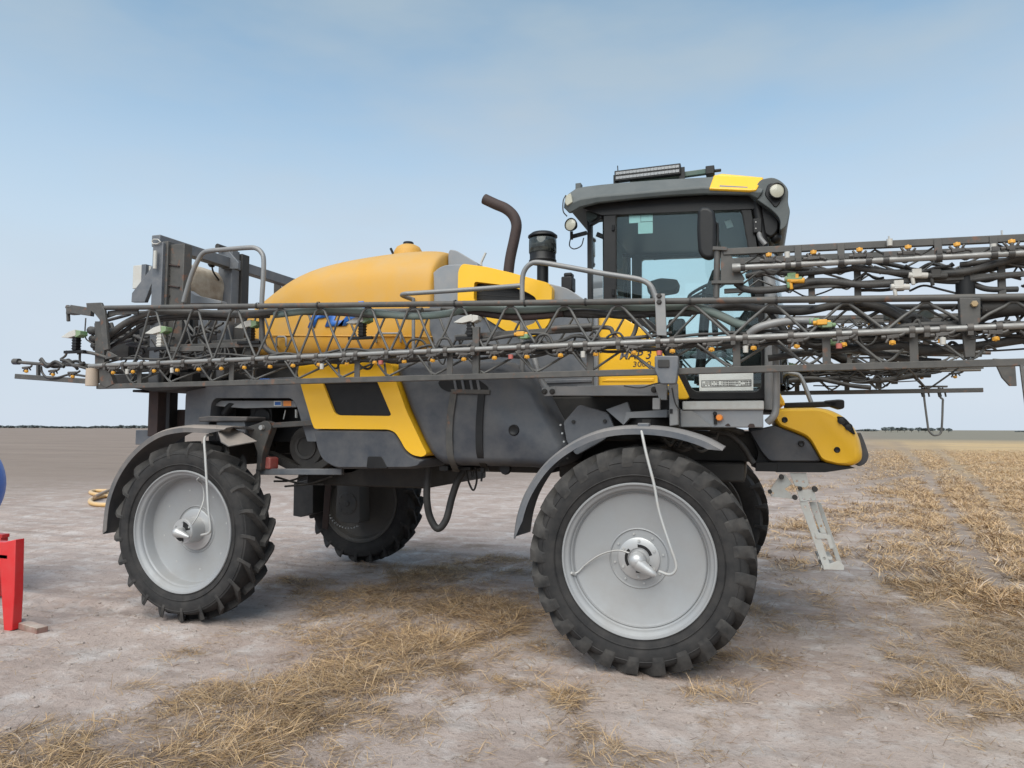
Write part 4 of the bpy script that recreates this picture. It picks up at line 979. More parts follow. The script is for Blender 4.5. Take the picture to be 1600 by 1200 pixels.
# rubber seal of the door glass and hinges
mb = MB()
sl_o = [(x, z) for x, z in door_i]; mb.tube([(x, YK+.0, z) for x, z in door_i], .009, 6, closed=True); mb.build('glass_seal', M['rubber'], dr_, smooth=60)
mb = MB(); mb.tube([P(958,352,YK-.03), P(958,360,YK-.03)], .014, 8); mb.build('door_hinge', M['black'], dr_)
mb = MB(); mb.tube([P(958,452,YK-.03), P(958,462,YK-.03)], .014, 8); mb.build('door_hinge', M['black'], dr_)
# rear corner window
xa = P(943, 400, YK).x; xb = xa - .16
za, zb_ = P(943, 338, YK).z, P(943, 500, YK).z
def quad(ax, ay, bx, by, z0, z1, th, z0b=None, z1b=None):
    z0b = z0 if z0b is None else z0b; z1b = z1 if z1b is None else z1b
    d = Vector((bx-ax, by-ay, 0)).normalized(); n_ = Vector((d.y, -d.x, 0))*th
    a0 = Vector((ax,ay,z0)); a1 = Vector((ax,ay,z1)); b0 = Vector((bx,by,z0b)); b1 = Vector((bx,by,z1b))
    return [a0,b0,b1,a1,a0+n_,b0+n_,b1+n_,a1+n_], [(0,1,2,3),(7,6,5,4),(0,4,5,1),(1,5,6,2),(2,6,7,3),(3,7,4,0)]
for (y1_, y2_) in ((YK, 1.22), (YK2, 2*YC-1.22)):
    mb = MB(); mb.add(*quad(xa-.01, y1_+(.01 if y1_ < 2 else -.01), xb-.02, y2_, zb_, za, .004)); mb.build('quarter_glass', M['glass'], cab)
    mb = MB()
    mb.bar((xb-.02, y2_, zb_-.2), (xb-.02, y2_, za+.10), .05, .05); mb.bar((xa-.01, y1_, za+.0), (xb-.02, y2_, za+.0), .04, .05); mb.bar((xa-.01, y1_, zb_), (xb-.02, y2_, zb_), .04, .06)
    mb.build('quarter_frame', M['black'], cab, bevel=.008)
mb = MB(); mb.add(*quad(xb-.02, 1.25, xb-.02, 2*YC-1.25, zb_+.1, za-.02, .004)); mb.build('rear_glass', M['glass'], cab)
# windscreen with posts
xw = P(1190, 430, YK).x + .03; xw2 = P(1204, 590, YK).x + .04; zw1 = P(1172,318,YK).z; zw0 = P(1204,600,YK).z
rows = []
for (x, z) in ((xw2, zw0), (xw+.02, (zw0+zw1)/2), (P(1172,320,YK).x+.03, zw1)):
    rows.append([(x + .16*(1-((y-YC)/(.83))**2), y, z) for y in np.linspace(YK+.02, YK2-.02, 9)])
mb = MB(); mb.add(*grid_mesh(rows, False, False)); o = mb.build('windscreen', M['glass'], cab, smooth=179)
mb = MB()
for yy in (YK+.005, YK2-.005): mb = MB(); mb.tube([(rows[0][0][0]+.01, yy, zw0), (rows[1][0][0]+.01, yy, (zw0+zw1)/2), (rows[2][0][0]+.01, yy, zw1+.05)], .045, 10, 4); mb.build('windscreen_post', M['black'], cab, smooth=60)
# floor, lining, dash
zf = P(1130, 622, YK).z; xr = xb
mb = MB(); mb.box((xr, YK+.06, zf-.12), (xw2, YK2-.06, zf+.02)); mb.box((xr-.04, YK+.10, zf), (xr+.02, YK2-.10, zb_-.02)); mb.build('cab_floor', M['black'], cab, bevel=.01)
zc0 = P(1060, 322, YK).z
mb = MB(); mb.prism([(xr-.02, za+.0),(xr+.25, za+.02),(xw-.08, zw1-.03),(xw-.0, zw1+.02),(xw, zw1+.12),(xr-.02, za+.12)], YK+.05, YK2-.05); mb.build('head_lining', M['liner'], cab, bevel=.01)
mb = MB(); mb.box((xr+.02, YC-.35, za-.26), (xr+.14, YC+.35, za+.0)); mb.build('rear_console', M['liner'], cab, bevel=.03)
# seat
sx = P(985, 500, 1.7).x; zs = zf + .50
seat = []
mb = MB(); mb.prism(rounded([(-.25, .38), (.28,.40), (.30,.52), (-.2,.50)], .05), YC-.26, YC+.26); mb.v = [(x+sx+.1, y, z+zf) for x, y, z in mb.v]; st_ = mb.build('seat', M['fabric'], cab, bevel=.04, seg=3)
mb = MB(); mb.prism(rounded([(-.25, .45), (-.10,.50), (-.20,1.12), (-.34,1.10)], .05), YC-.25, YC+.25); mb.v = [(x+sx+.1, y, z+zf) for x, y, z in mb.v]; mb.build('backrest', M['fabric'], st_, bevel=.05, seg=3)
mb = MB(); q = P(1022, 440, YC); mb.prism(rounded([(q.x-.08,q.z-.11),(q.x+.22,q.z-.08),(q.x+.24,q.z+.03),(q.x+.05,q.z+.06),(q.x-.1,q.z+.02)], .04), YC+.1, YC+.35); mb.tube([(q.x-.02, YC+.2, q.z-.05), (q.x-.05, YC+.2, q.z-.5)], .05, 8); mb.build('head_rest', M['fabric'], st_, bevel=.03, seg=3)
mb = MB(); mb.box((sx+.1, YC-.42, zf+.4), (sx+.55, YC-.28, zf+.62)); mb.box((sx+.42, YC-.45, zf+.62), (sx+.58, YC-.30, zf+.80)); mb.build('armrest_console', M['black'], st_, bevel=.03)
# steering column and wheel
mb = MB(); s0 = P(1092, 600, YC); s1 = P(1105, 452, YC); mb.tube([s0, s1], .05, 10); cl = mb.build('steering_column', M['black'], cab, smooth=50)
mb = MB(); ax = (s1-s0).normalized(); ax = (ax + Vector((-.5,0,0))).normalized(); u_ = ax.orthogonal().normalized(); v_ = ax.cross(u_)
ring = [s1 + (u_*math.cos(k*math.tau/28) + v_*math.sin(k*math.tau/28))*.20 for k in range(28)]; mb.tube(ring, .016, 8, closed=True)
for k in range(3): mb.tube([s1, s1 + (u_*math.cos(k*2.09) + v_*math.sin(k*2.09))*.20], .012, 6)
mb.build('steering_wheel', M['black'], cl, smooth=60)
mb = MB(); q = P(1108, 445, 1.5); mb.prism(rounded([(q.x-.05,q.z-.11),(q.x+.06,q.z-.12),(q.x+.12,q.z+.12),(q.x+.04,q.z+.13)], .02), 1.4, 1.7); mb.tube([(q.x+.03,1.55,q.z-.1),(q.x+.05,1.55,q.z-.5)], .03, 8); mb.build('monitor', M['black'], cab, bevel=.01)
mb = MB(); mb.prism(rounded(XZ([(1150,520),(1186,470),(1196,470),(1200,600),(1150,600)], YC), .05), YK+.2, YK2-.2); mb.build('dashboard', M['black'], cab, bevel=.03)
mb = MB(); mb.bar(P(1022,405,YK2-.2), P(1052,402,YK2-.2), .02, .02); mb.build('wiper', M['black'], cab)
# yellow work cap on the seat, notices on the glass
for i, (a, b, c2, d2) in enumerate(((983,334,1001,348.5),(1001.5,333,1020,346),(997,347,1020,365))):
    mb = MB(); mb.prism(XZ([(a,b+.7),(c2,b-.7),(c2,d2-.5),(a,d2+.5)], YK+.016), YK+.0145, YK+.016); mb.build('window_notice', M['paper'], cab)
mb = MB(); mb.prism(XZ([(1132,346),(1142,343),(1146,354),(1136,357)], YK+.2), YK+.2, YK+.204); mb.build('hanging_card', M['plate'], cab)
mb = MB(); mb.prism(XZ([(1092,580),(1177,579),(1177,610),(1093,611)], YK-.0), YK-.002, YK+.004); pl_ = mb.build('notice_plate', M['plate'], cab)
mb = MB()
g = random.Random(8)
mb.prism([XZ([(1096,594.5),(1174,593),(1174,603.5),(1096,605)], YK-.004), XZ([(1097,595.3),(1173,593.8),(1173,602.8),(1097,604.3)], YK-.004)], YK-.0045, YK-.003)
x_ = 1098.
while x_ < 1171:
    w_ = g.uniform(.8, 3.2)
    for r_ in (596.5, 599.4, 602.0):
        if g.random() < .8: mb.prism(XZ([(x_,r_-(x_-1096)*.018),(x_+w_,r_-(x_-1096)*.018),(x_+w_,r_+1.2-(x_-1096)*.018),(x_,r_+1.2-(x_-1096)*.018)], YK-.004), YK-.0045, YK-.003)
    x_ += w_ + g.uniform(.5, 1.2)
o = mb.build('notice_print', M['dkdecal'], pl_); o['kind'] = 'stuff'
# yellow cab side with lettering
mb = MB(); cy_ = rounded(XZ([(927,606),(927,500),(936,488),(958,488),(992,507),(1018,523),(1030,545),(1058,582),(1077,621),(1072,624),(927,624)], YK-.08), [.01,.03,.06,.08,.1,.08,.1,.1,.02,.02,.01])
mb.prism(cy_, YK-.08, YK+.06); cs = mb.build('cab_side_panel', M['yellow'], cab, bevel=.02, seg=3)
mb = MB(); mb.prism(XZ([(940,596),(950,592),(1022,591),(1022,596)], YK-.088), YK-.09, YK-.06); mb.build('panel_ridge', M['yellow'], cs, bevel=.006)
mb = MB(); mb.prism(XZ([(930,622),(1070,624),(1060,630),(935,630)], YK), YK-.05, YK2); mb.build('cab_sill', M['deep'], cs, bevel=.01)
a = P(968, 562, YK-.084); b = P(1018, 560, YK-.084); c = P(1000, 546, YK-.084)
text_mesh('MAP 3', 'lettering', M['dkdecal'], cs, (a.x, a.z), (b.x, b.z+.01), (c.z-a.z)*.88, YK-.082, .25, .012, .003)
a = P(989, 573, YK-.084); b = P(1017, 572, YK-.084); c = P(1000, 564.5, YK-.084)
text_mesh('3000', 'lettering', M['dkdecal'], cs, (a.x, a.z), (b.x, b.z), c.z-a.z, YK-.082, .1, 0, .003)
# ---------------------------------------------------------------- roof
YR = .86
lowp = [(880,325),(890,334),(905,325),(932,318),(985,312),(1040,307),(1101,304),(1171,305),(1185,312)]
crep = [(882,314),(893,316),(908,310),(935,306),(985,302),(1040,297),(1098,292),(1171,297),(1192,300)]
uppp = [(886,304),(900,294),(915,291),(940,288),(985,284),(1040,280),(1113,276),(1185,278),(1200,281)]
rows = []
A_ = [P(a, b, YR) for a, b in lowp]; B_ = [P(a, b, YR-.02) for a, b in crep]; C_ = [P(a, b, YR+.10) for a, b in uppp]
for i in range(len(A_)):
    a, b, c = A_[i], B_[i], C_[i]; d = Vector((c.x-(c.x-C_[4].x)*.06, YR+.35, c.z+.015 if 0 < i < 8 else c.z-.02)); e = Vector((d.x, YC, d.z+.02))
    inn = Vector((a.x+(.05 if i == 0 else (-.05 if i == 8 else 0)), YR+.10, a.z+.03))
    half = [inn, a, b, c, d]; row = half + [e] + [Vector((p.x, 2*YC-p.y, p.z)) for p in half[::-1]]
    rows.append(row)
mb = MB(); mb.add(*grid_mesh(rows, True)); rf = fix_normals(mb.build('roof', M['roof'], cab, bevel=.014, seg=2))
mb = MB(); mb.prism(rounded(XZ([(908,324),(935,318),(1101,305),(1176,306),(1180,326),(940,336)], YR+.1), .02), YK-.03, 2*YC-YK+.03); mb.build('roof_underside', M['black'], rf, bevel=.01)
# yellow front corner of the roof
yr = [P(1108,294,YR-.035), P(1172,297,YR-.035), P(1182,296,YR-.03), P(1193,277,YR+.08), P(1128,271,YR+.09), P(1115,274,YR+.08)]
yr2 = [Vector((p.x, p.y+.30, p.z+.012)) for p in yr[3:]]; yr3 = [Vector((p.x, 2*YC-YR-.3, p.z)) for p in yr2]
vs_ = yr + yr2 + yr3; mb = MB(); back = [p + Vector((0,.05,-.03)) for p in yr]
mb.add(vs_, [(0,1,2,3,4,5),(5,4,7,8),(4,3,6,7),(8,7,10,11),(7,6,9,10)]); o = mb.build('roof_corner', M['yellow'], rf)
sol = o.modifiers.new('s', 'SOLIDIFY'); sol.thickness = .03; sol.offset = -1; bv = o.modifiers.new('b', 'BEVEL'); bv.width = .01; bv.segments = 2
fix_normals(o)
mb = MB(); mb.prism(rounded(XZ([(1124,288.5),(1168,291),(1169,294.5),(1124,292.5)], YR-.03), .008), YR-.02, YR+.05); mb.build('roof_vent', M['lgrey'], rf, bevel=.004)
# front visor with lamps
mb = MB(); vis = rounded(XZ([(1188,281),(1208,277),(1222,284),(1232,296),(1231,318),(1235,331),(1229,354),(1218,362),(1220,344),(1208,330),(1182,312),(1172,305)], YR+.02), [.03,.05,.05,.05,.05,.05,.05,.03,.06,.06,.04,.03])
mb.prism(vis, YR+.01, 2*YC-YR-.01); vo = mb.build('roof_visor', M['roof'], rf, bevel=.03, seg=3)
mb = MB(); mb.prism(rounded(XZ([(1200,286),(1216,285),(1224,296),(1220,316),(1212,326),(1194,304)], YR), .03), YR+.002, YR+.05); mb.build('lamp_recess', M['black'], vo, bevel=.008)
mb = MB(); mb.prism(rounded(XZ([(1186,318),(1206,326),(1218,345),(1216,362),(1204,372),(1188,360),(1182,335)], YR+.12), .05), YR+.12, YR+.5); mb.build('lamp_housing', M['black'], vo, bevel=.02)
def round_lamp(px, py, y, r, parent, tilt=.35):
    q = P(px, py, y); mb = MB()
    mb.lathe([(.001,.07),(r*.6,.07),(r*.95,.03),(r*1.1,.0),(r*1.1,-.012),(r*1.0,-.014),(r*.97,-.006)], 28); h = mb.build('work_lamp', M['black'], parent, smooth=40)
    h.location = q; h.rotation_euler = (0, 0, tilt)
    mb = MB(); mb.lathe([(.001,-.016),(r*.5,-.014),(r*.97,-.004)], 28); l_ = mb.build('lamp_lens', M['lamp'], h, smooth=60); return h
round_lamp(1213.5, 298, YR-.035, .063, cab, .3); round_lamp(892, 351, YR+.06, .058, cab, -.25)
mb = MB(); mb.bar(P(893,362,YR+.12), P(893,374,YR+.16), .03, .03); mb.bar(P(893,370,YR+.16), P(916,364,YR+.3), .03, .04); mb.tube([P(891,374,YR+.12), P(890,384,YR+.12), P(897,389,YR+.12), P(908,384,YR+.14), P(912,372,YR+.18)], .006, 6, 5); mb.build('lamp_bracket', M['black'], rf, smooth=40)
mb = MB(); mb.prism(rounded(XZ([(884,306),(892,302),(895,316),(886,322),(882,316)], YR-.02), .01), YR-.028, YR+.1); mb.build('tail_lamp', M['lamp'], rf, bevel=.006)
mb = MB(); mb.tube([P(884,305,YR-.03), P(880,314,YR-.04), P(880,330,YR-.03), P(886,338,YR)], .006, 6, 5); mb.build('lamp_cable', M['hose'], rf, smooth=60)
# front post box, strobe ball
mb = MB(); mb.box(tuple(P(1176,341,YK-.06)), tuple(P(1191,363,YK-.06)+Vector((0,.07,0)))); bx_ = mb.build('junction_box', M['black'], cab, bevel=.01)
mb = MB()
for b in (347, 357): mb.lathe([(.001,-.004),(.006,-.004),(.006,.002)], 8, P(1181,b,YK-.062))
o = mb.build('box_screws', M['galv'], bx_); o['kind'] = 'stuff'
mb = MB(); mb.tube([P(1186,363,YK-.04), P(1188,372,YK-.04), P(1196,382,YK-.04)], .022, 8, 4); mb.build('box_cable', M['rail'], bx_, smooth=60)
mb = MB(); q = P(1212,372,1.05); mb.sphere(q, .052, 14); mb.tube([q, P(1217,352,1.05)], .012, 8); mb.build('strobe', M['black'], cab, smooth=60)
# light bar, aerial mast
l0 = P(961,277,1.15); l1 = P(1064,265,1.15)
mb = MB(); up_ = Vector((0,0,1)); mb.bar(l0, l1, .07, .105); lb = mb.build('light_bar', M['black'], rf, bevel=.006)
dv = (l1-l0); L2 = MB(); mesh_led = None
for i in range(18):
    for k, dz in enumerate((.022, -.022)):
        c = l0 + dv*((i+.9)/18.8) + Vector((0,-.036,dz))
        if mesh_led is None:
            t_ = MB(); t_.box((-.018,-.004,-.015),(.018,.002,.015)); o = t_.build('led', M['led'], lb, bevel=.004); mesh_led = o.data; o.location = c
        else:
            o = link('led', mesh_led, lb, c); bvm = o.modifiers.new('b','BEVEL'); bvm.width = .004
        o.rotation_euler = (0, -math.atan2(dv.z, dv.x), 0)
mb = MB()
for p in (l0, l1): mb.bar(p+Vector((.01,0,-.10)), p+Vector((.01,0,.02)), .05, .02)
mb.build('bar_bracket', M['black'], lb)
mb = MB(); q = P(966,277,1.15); mb.tube([q, P(965,259,1.15)], .005, 6); mb.build('aerial', M['black'], rf)
mb = MB(); mb.bar(P(985,286,1.2), P(1062,275,1.2), .06, .04); mb.bar(P(1050,276,1.2), P(1108,268,1.2), .05, .05); mb.build('gutter_bar', mat('dark_green_paint', (.02,.07,.055), .5, dust=.15), rf, bevel=.006)
mb = MB(); q = P(1108,268,1.2); mb.box((q.x-.03,1.15,q.z-.04),(q.x+.05,1.25,q.z+.04)); mb.tube([q, q+Vector((.11,0,0))], .016, 8); mb.build('receiver', M['black'], rf, bevel=.008)
mb = MB(); q = P(904,292,1.0); mb.box((q.x-.025,.97,q.z-.03),(q.x+.03,1.05,q.z+.03)); mb.build('roof_hook', M['roof'], rf, bevel=.006)
# mirror
mi = rounded(XZ([(1090,330),(1096,324),(1108,324),(1116,330),(1119,345),(1118,395),(1115,404),(1106,406),(1096,402),(1091,393),(1089,362)], .52), .05)
mb = MB(); mb.prism(mi, .50, .58); mr_ = mb.build('mirror', M['black'], cab, bevel=.03, seg=4)
mb = MB(); mb.tube([P(1118,350,.56), P(1121,352,.57), P(1121,380,.57), P(1119,390,.56)], .012, 8, 4); mb.build('mirror_arm', M['black'], mr_, smooth=60)

# ---------------------------------------------------------------- platform, toolbox, rails
pf = empty('platform', (0,0,0), S)
mb = MB(); a = P(1062,640,.32); b = P(1193,668,.32); mb.box((a.x,.32,b.z),(b.x,.95,a.z)); tb_ = mb.build('toolbox', M['lgrey'], pf, bevel=.008)
mb = MB(); a = P(1066,627,.30); b = P(1194,640,.30); mb.box((a.x,.29,b.z),(b.x,.97,a.z)); mb.build('toolbox_lid', M['galv2'], tb_, bevel=.010)
mb = MB(); mb.prism(XZ([(1064,642),(1082,642),(1113,667),(1064,667)], .315), .30, .318); mb.build('gusset', M['rail'], tb_, bevel=.003)
mb = MB(); q = P(1124,652.5,.30); mb.lathe([(.001,-.035),(.022,-.034),(.028,-.02),(.028,.02)], 16, q); ml = mb.build('marker_lamp', M['amber'], tb_, smooth=50)
mb = MB(); mb.box(tuple(P(1115,648,.30)), tuple(P(1120,663,.30)+Vector((0,.02,0)))); mb.lathe([(.001,-.02),(.016,-.02),(.016,.02)], 10, P(1117,646,.29)); mb.build('lamp_socket', M['black'], ml, bevel=.002)
mb = MB(); mb.prism(rounded(XZ([(1168,667),(1171,662),(1178,662),(1180,668)], .314), .01), .314, .319); mb.prism(rounded(XZ([(1132,665),(1138,661),(1142,666)], .314), .01), .314, .319); mb.build('rust_patch', M['rust'], tb_)
mb = MB(); mb.bar(P(866,611,.28), P(1036,611,.28), .05, .082); wr = mb.build('walkway_rail', M['rail'], pf, bevel=.005)
mb = MB(); mb.box((P(900,600,.3).x,.33,P(900,606,.3).z-.02),(P(1040,600,.3).x,.92,P(900,606,.3).z+.02)); mb.build('walkway', M['galv'], pf, bevel=.005)
for a, b in ((851,612),(863,612),(1022,609),(1036,609)):
    mb = MB(); mb.lathe([(.001,-.02),(.015,-.02),(.017,-.008),(.026,-.006),(.026,.0)], 10, P(a, b, .25)); mb.build('bolt', M['deep'], wr)
mb = MB(); mb.prism(rounded(XZ([(846,606),(868,603),(869,618),(850,619)], .255), .01), .252, .27); mb.build('rail_bracket', M['rail'], wr, bevel=.003)
# handrails
mb = MB(); mb.tube([P(834,556,.50), P(838,572,.45), P(845,592,.36), P(853,606,.30), P(862,612,.28)], .028, 10, 5); mb.build('handrail', M['rail'], pf, smooth=60)
mb = MB(); mb.tube([P(816,518,.5), P(816,470,.5), P(816,440,.5), P(819,424,.5), P(828,413,.5), P(842,410,.5), P(880,416,.5), P(940,427,.5), P(985,434,.5), P(1003,438,.5), P(1015,445,.5), P(1022,458,.5), P(1027,482,.5), P(1030,530,.5), P(1032,600,.5)], .024, 10, 4); mb.build('handrail', M['rail'], pf, smooth=60)
mb = MB(); mb.tube([P(816,446,.5), P(740,452,.5), P(650,458,.5), P(634,459,.5), P(628,461,.55), P(634,464,.62), P(646,468,.75)], .022, 10, 4); mb.build('handrail', M['rail'], pf, smooth=60)
mb = MB(); mb.tube([P(646,466,.6), P(646,545,.6)], .018, 8); mb.build('rail_post', M['rail'], pf, smooth=60); mb = MB(); mb.tube([P(816,518,.5), P(816,600,.5)], .024, 8); mb.build('rail_post', M['rail'], pf, smooth=60)
mb = MB(); mb.tube([P(1199,660,.38), P(1208,651,.36), P(1212,640,.36), P(1213,600,.36), P(1212,540,.36), P(1210,470,.4)], .028, 10, 5); mb.build('handrail', M['rail'], pf, smooth=60)
mb = MB(); mb.tube([P(1204,640,.9), P(1204,470,.9), P(1200,420,.9)], .05, 10, 3); mb.build('front_post', M['rail'], pf, smooth=60)

# ---------------------------------------------------------------- folded boom, near side (copied to the far side below)
BF, BB = -.06, .26                              # near and far truss planes
bm_ = empty('boom', (0,0,0), S)
a, b = P(140,481,BF), P(1600,464,BF); TS = (b.z-a.z)/(b.x-a.x)
ztop = lambda x: a_z + TS*(x-a_x)
a_x, a_z = a.x, a.z
a, b = P(160,604,BF), P(1600,566,BF); b_x, b_z, BS = a.x, a.z, (b.z-a.z)/(b.x-a.x)
zbot = lambda x: b_z + BS*(x-b_x)
a, b = P(140,572,BF-.05), P(1600,509,BF-.05); p_x, p_z, PS = a.x, a.z, (b.z-a.z)/(b.x-a.x)
zpip = lambda x: p_z + PS*(x-p_x)
X0, X1 = P(150,540,BF).x, 3.35
def px_x(px, y=BF, py=500): return P(px, py, y).x
mb = MB(); mb.tube([(X0-.05,BF,ztop(X0)), (X1,BF,ztop(X1))], .025, 12); mb.build('top_chord', M['steel'], bm_, smooth=60)
mb = MB(); mb.tube([(X0+.15,BB,ztop(X0)-.01), (X1,BB,ztop(X1)-.01)], .022, 10); mb.build('top_chord', M['steel'], bm_, smooth=60)
mb = MB(); mb.bar((X0+.05,BF,zbot(X0)), (X1,BF,zbot(X1)), .045, .050); mb.build('bottom_chord', M['steel'], bm_, bevel=.005)
mb = MB(); mb.bar((X0+.1,BB,zpip(X0)+.02), (X1,BB,zpip(X1)+.02), .03, .03); mb.build('middle_chord', M['steel'], bm_, bevel=.004)
zmid = lambda x: zpip(x) + .015
mb = MB(); mb.bar((X0+.1,BF+.05,zmid(X0)), (X1,BF+.05,zmid(X1)), .03, .035); mb.build('middle_chord', M['steel'], bm_, bevel=.003)
# bent-rod lattice
apx = [236,302,364,436,498,573,643,716,796,881,965,1080,1206,1322,1448,1586]
ax_ = [px_x(p) for p in apx] + [3.05]
ax_ = [px_x(182)] + ax_
mids = [(ax_[i]+ax_[i+1])/2 for i in range(len(ax_)-1)]
def zig(y, z1, z0, xs, ms, off, rad, nm, m_='rod'):
    for i, x in enumerate(xs):
        if i == 0: continue
        l_, r_ = ms[i-1], ms[i] if i < len(ms) else None
        pts = [(l_+off, y, z0(l_)), (l_*.55+x*.45+off, y, z0(l_)*.55+z1(x)*.45), (x-.05+off, y, z1(x)-.055), (x-.018+off, y, z1(x)-.028), (x+.018+off, y, z1(x)-.028), (x+.05+off, y, z1(x)-.055)]
        if r_ is not None: pts += [(r_*.55+x*.45+off, y, z0(r_)*.55+z1(x)*.45), (r_+off, y, z0(r_))]
        mb = MB(); mb.tube(pts, rad, 7); mb.build(nm, M[m_], bm_, smooth=60)
zig(BF+.02, ztop, zmid, ax_, mids, 0, .0115, 'lattice_rod')
zig(BB, ztop, zmid, ax_, mids, .06, .0105, 'lattice_rod')
# flat lattice between the two lower chords
for i in range(len(ax_)-1):
    x, m_, x2 = ax_[i], mids[i], ax_[i+1]
    mb = MB(); mb.tube([(x,BB,zpip(x)), (m_-.04,BF+.03,zbot(m_)+.05), (m_,BF+.02,zbot(m_)+.03), (m_+.04,BF+.03,zbot(m_)+.05), (x2,BB,zpip(x2))], .0105, 7); mb.build('lattice_rod', M['rod'], bm_, smooth=60)
    mb = MB(); mb.tube([(m_-.03,BF+.03,zbot(m_)+.03), (x+.04,BF+.05,zpip(x)-.02)], .010, 7); mb.build('lattice_rod', M['rod'], bm_, smooth=60)
# uprights between the bottom chord and the pipe
for p in (222,365,704,922,1150,1426,1290,560):
    x = px_x(p); mb = MB(); mb.box((x-.028,BF-.012,zbot(x)+.02),(x+.028,BF-.002,zpip(x)+.01)); mb.build('upright', M['steel'], bm_, bevel=.003)
# spray pipe with clamps
YP = BF-.055
mb = MB(); mb.tube([(px_x(150),YP,zpip(px_x(150))), (X1,YP,zpip(X1))], .0215, 12); mb.build('spray_pipe', M['alu'], bm_, smooth=60)
t_ = MB(); t_.tube([(-.018,0,0),(.018,0,0)], .030, 12); t_.box((-.016,-.02,-.05),(.016,.03,-.018)); CL = t_.build('pipe_clamp', M['fit'], bm_, smooth=40); CLm = CL.data; first = True
for p in (168,196,226,252,290,332,352,399,420,470,497,540,558,606,645,672,697,740,775,812,825,892,915,966,1028,1050,1145,1164,1235,1310,1335,1424,1447,1472,1515,1560):
    x = px_x(p, YP); o = CL if first else link('pipe_clamp', CLm, bm_); first = False; o.location = (x, YP, zpip(x))
# nozzles
t_ = MB(); t_.box((-.045,-.018,-.035),(.05,.018,-.005)); t_.tube([(-.05,0,-.02),(-.085,0,-.018)], .017, 8); t_.tube([(.05,0,-.02),(.08,0,-.012),(.10,0,.004)], .014, 8, 3); t_.tube([(0,0,-.03),(0,0,-.062)], .015, 8); t_.tube([(-.03,-.005,-.03),(-.055,-.012,-.07)], .012, 6); t_.tube([(.03,.01,-.03),(.05,.015,-.06)], .011, 6)
NZ = t_.build('nozzle_body', M['fit'], bm_, bevel=.003)
t_ = MB(); t_.lathe([(.001,-.092),(.010,-.092),(.012,-.084),(.022,-.080),(.024,-.060),(.019,-.054),(.001,-.054)], 12, ax='z'); t_.box((-.024,-.010,-.086),(.024,.010,-.060)); NC = t_.build('nozzle_cap', M['ycap'], bm_, smooth=40)
npx = [180,211,244,279,313,348,385,424,461,501,543,587,632,677,725,773,824,876,931,989,1050,1112,1177,1245,1316,1393,1470,1553]
g = random.Random(21)
def put_nozzle(x, y, z, flip=False, first=False):
    for src, nm in ((NZ,'nozzle_body'), (NC,'nozzle_cap')):
        o = src if first else link(nm, src.data, bm_)
        if not first and src is NZ: mm_ = o.modifiers.new('b','BEVEL'); mm_.width = .003
        o.scale = (.82,)*3; o.location = (x, y, z); o.rotation_euler = (g.uniform(-.12,.12) + (math.pi if flip else 0), g.uniform(-.1,.1), g.uniform(-.15,.15))
for i, p in enumerate(npx):
    x = px_x(p, YP-.01); put_nozzle(x, YP-.012, zpip(x)-.022, first=(i == 0))
for (x, z) in ((2.75, 0), (3.1, 0)): put_nozzle(x, YP-.012, zpip(x)-.022)
t_ = MB(); t_.lathe([(.001,-.022),(.020,-.020),(.022,.014),(.001,.018)], 10, ax='z'); RC = t_.build('red_tap', M['rcap'], bm_, smooth=40); RCm = RC.data
RC.location = P(798,557,YP-.02)
for q in ((595,566),(1030,551),(1311,540)): link('red_tap', RCm, bm_, P(*q, YP-.02))
t_ = MB(); t_.lathe([(.001,-.03),(.018,-.028),(.020,.02),(.001,.024)], 10, ax='z'); WC = t_.build('white_tap', M['white'], bm_, smooth=40); WC.location = P(199,580,YP-.02)
for q in ((269,578),(503,572),(911,553),(1165,545),(1473,532)): link('white_tap', WC.data, bm_, P(*q, YP-.02))
# hoses along the boom
def hose(px, y, r, m_='hose', nm='hose', k=6):
    mb = MB(); g2 = random.Random(int(px[0][0]*7+px[0][1])); mb.tube([P(a, b, y+g2.uniform(-.02,.02)) for a, b in px], r, 9, k); return mb.build(nm, M[m_], bm_, smooth=70)
hose([(150,545),(175,520),(205,500),(240,488),(300,488),(380,492),(430,487),(520,488),(600,492),(660,486)], .04, .034, 'steel')
hose([(430,492),(500,484),(560,486),(640,494),(700,490),(740,480),(800,484),(870,481),(900,476),(960,478),(1010,480),(1060,478),(1085,479),(1120,491),(1150,505),(1165,509)], .02, .034, 'ghose')
hose([(690,482),(730,488),(790,492),(860,490),(930,492),(1000,488),(1050,490),(1100,484),(1150,476),(1190,483),(1250,487),(1300,478),(1340,474),(1380,482),(1420,505)], .08, .030)
hose([(160,540),(190,520),(225,500),(300,492),(360,494),(420,494)], .10, .022); hose([(160,550),(195,528),(230,505),(290,497),(360,499)], .13, .02)
hose([(700,487),(745,489),(800,496),(850,494),(880,490)], .05, .028, 'rust'); hose([(860,490),(920,488),(975,494),(1040,489),(1080,490)], .07, .026, 'hose')
for y_, dz, r_ in ((BF+.10, 8, .017), (BF+.14, 12, .013), (BF+.2, 4, .015), (BF+.06, -6, .012)):
    pts = []; g2 = random.Random(int(dz*10+200))
    for p in range(165, 1680, 28): pts.append((p, 572-(p-140)*63/1460 + dz + g2.uniform(-4,4)))
    hose(pts, y_, r_, k=3)
hose([(408,480),(410,520),(413,540),(425,551),(445,556),(490,556),(540,552),(600,548)], .10, .026, 'steel'); hose([(1170,522),(1185,512),(1215,504),(1250,501),(1272,502)], -.02, .030, 'rail')
hose([(910,513),(950,512),(958,520),(968,532),(985,530),(994,512),(994,498)], -.0, .018, 'steel'); hose([(862,513),(925,509)], -.04, .022, 'steel')
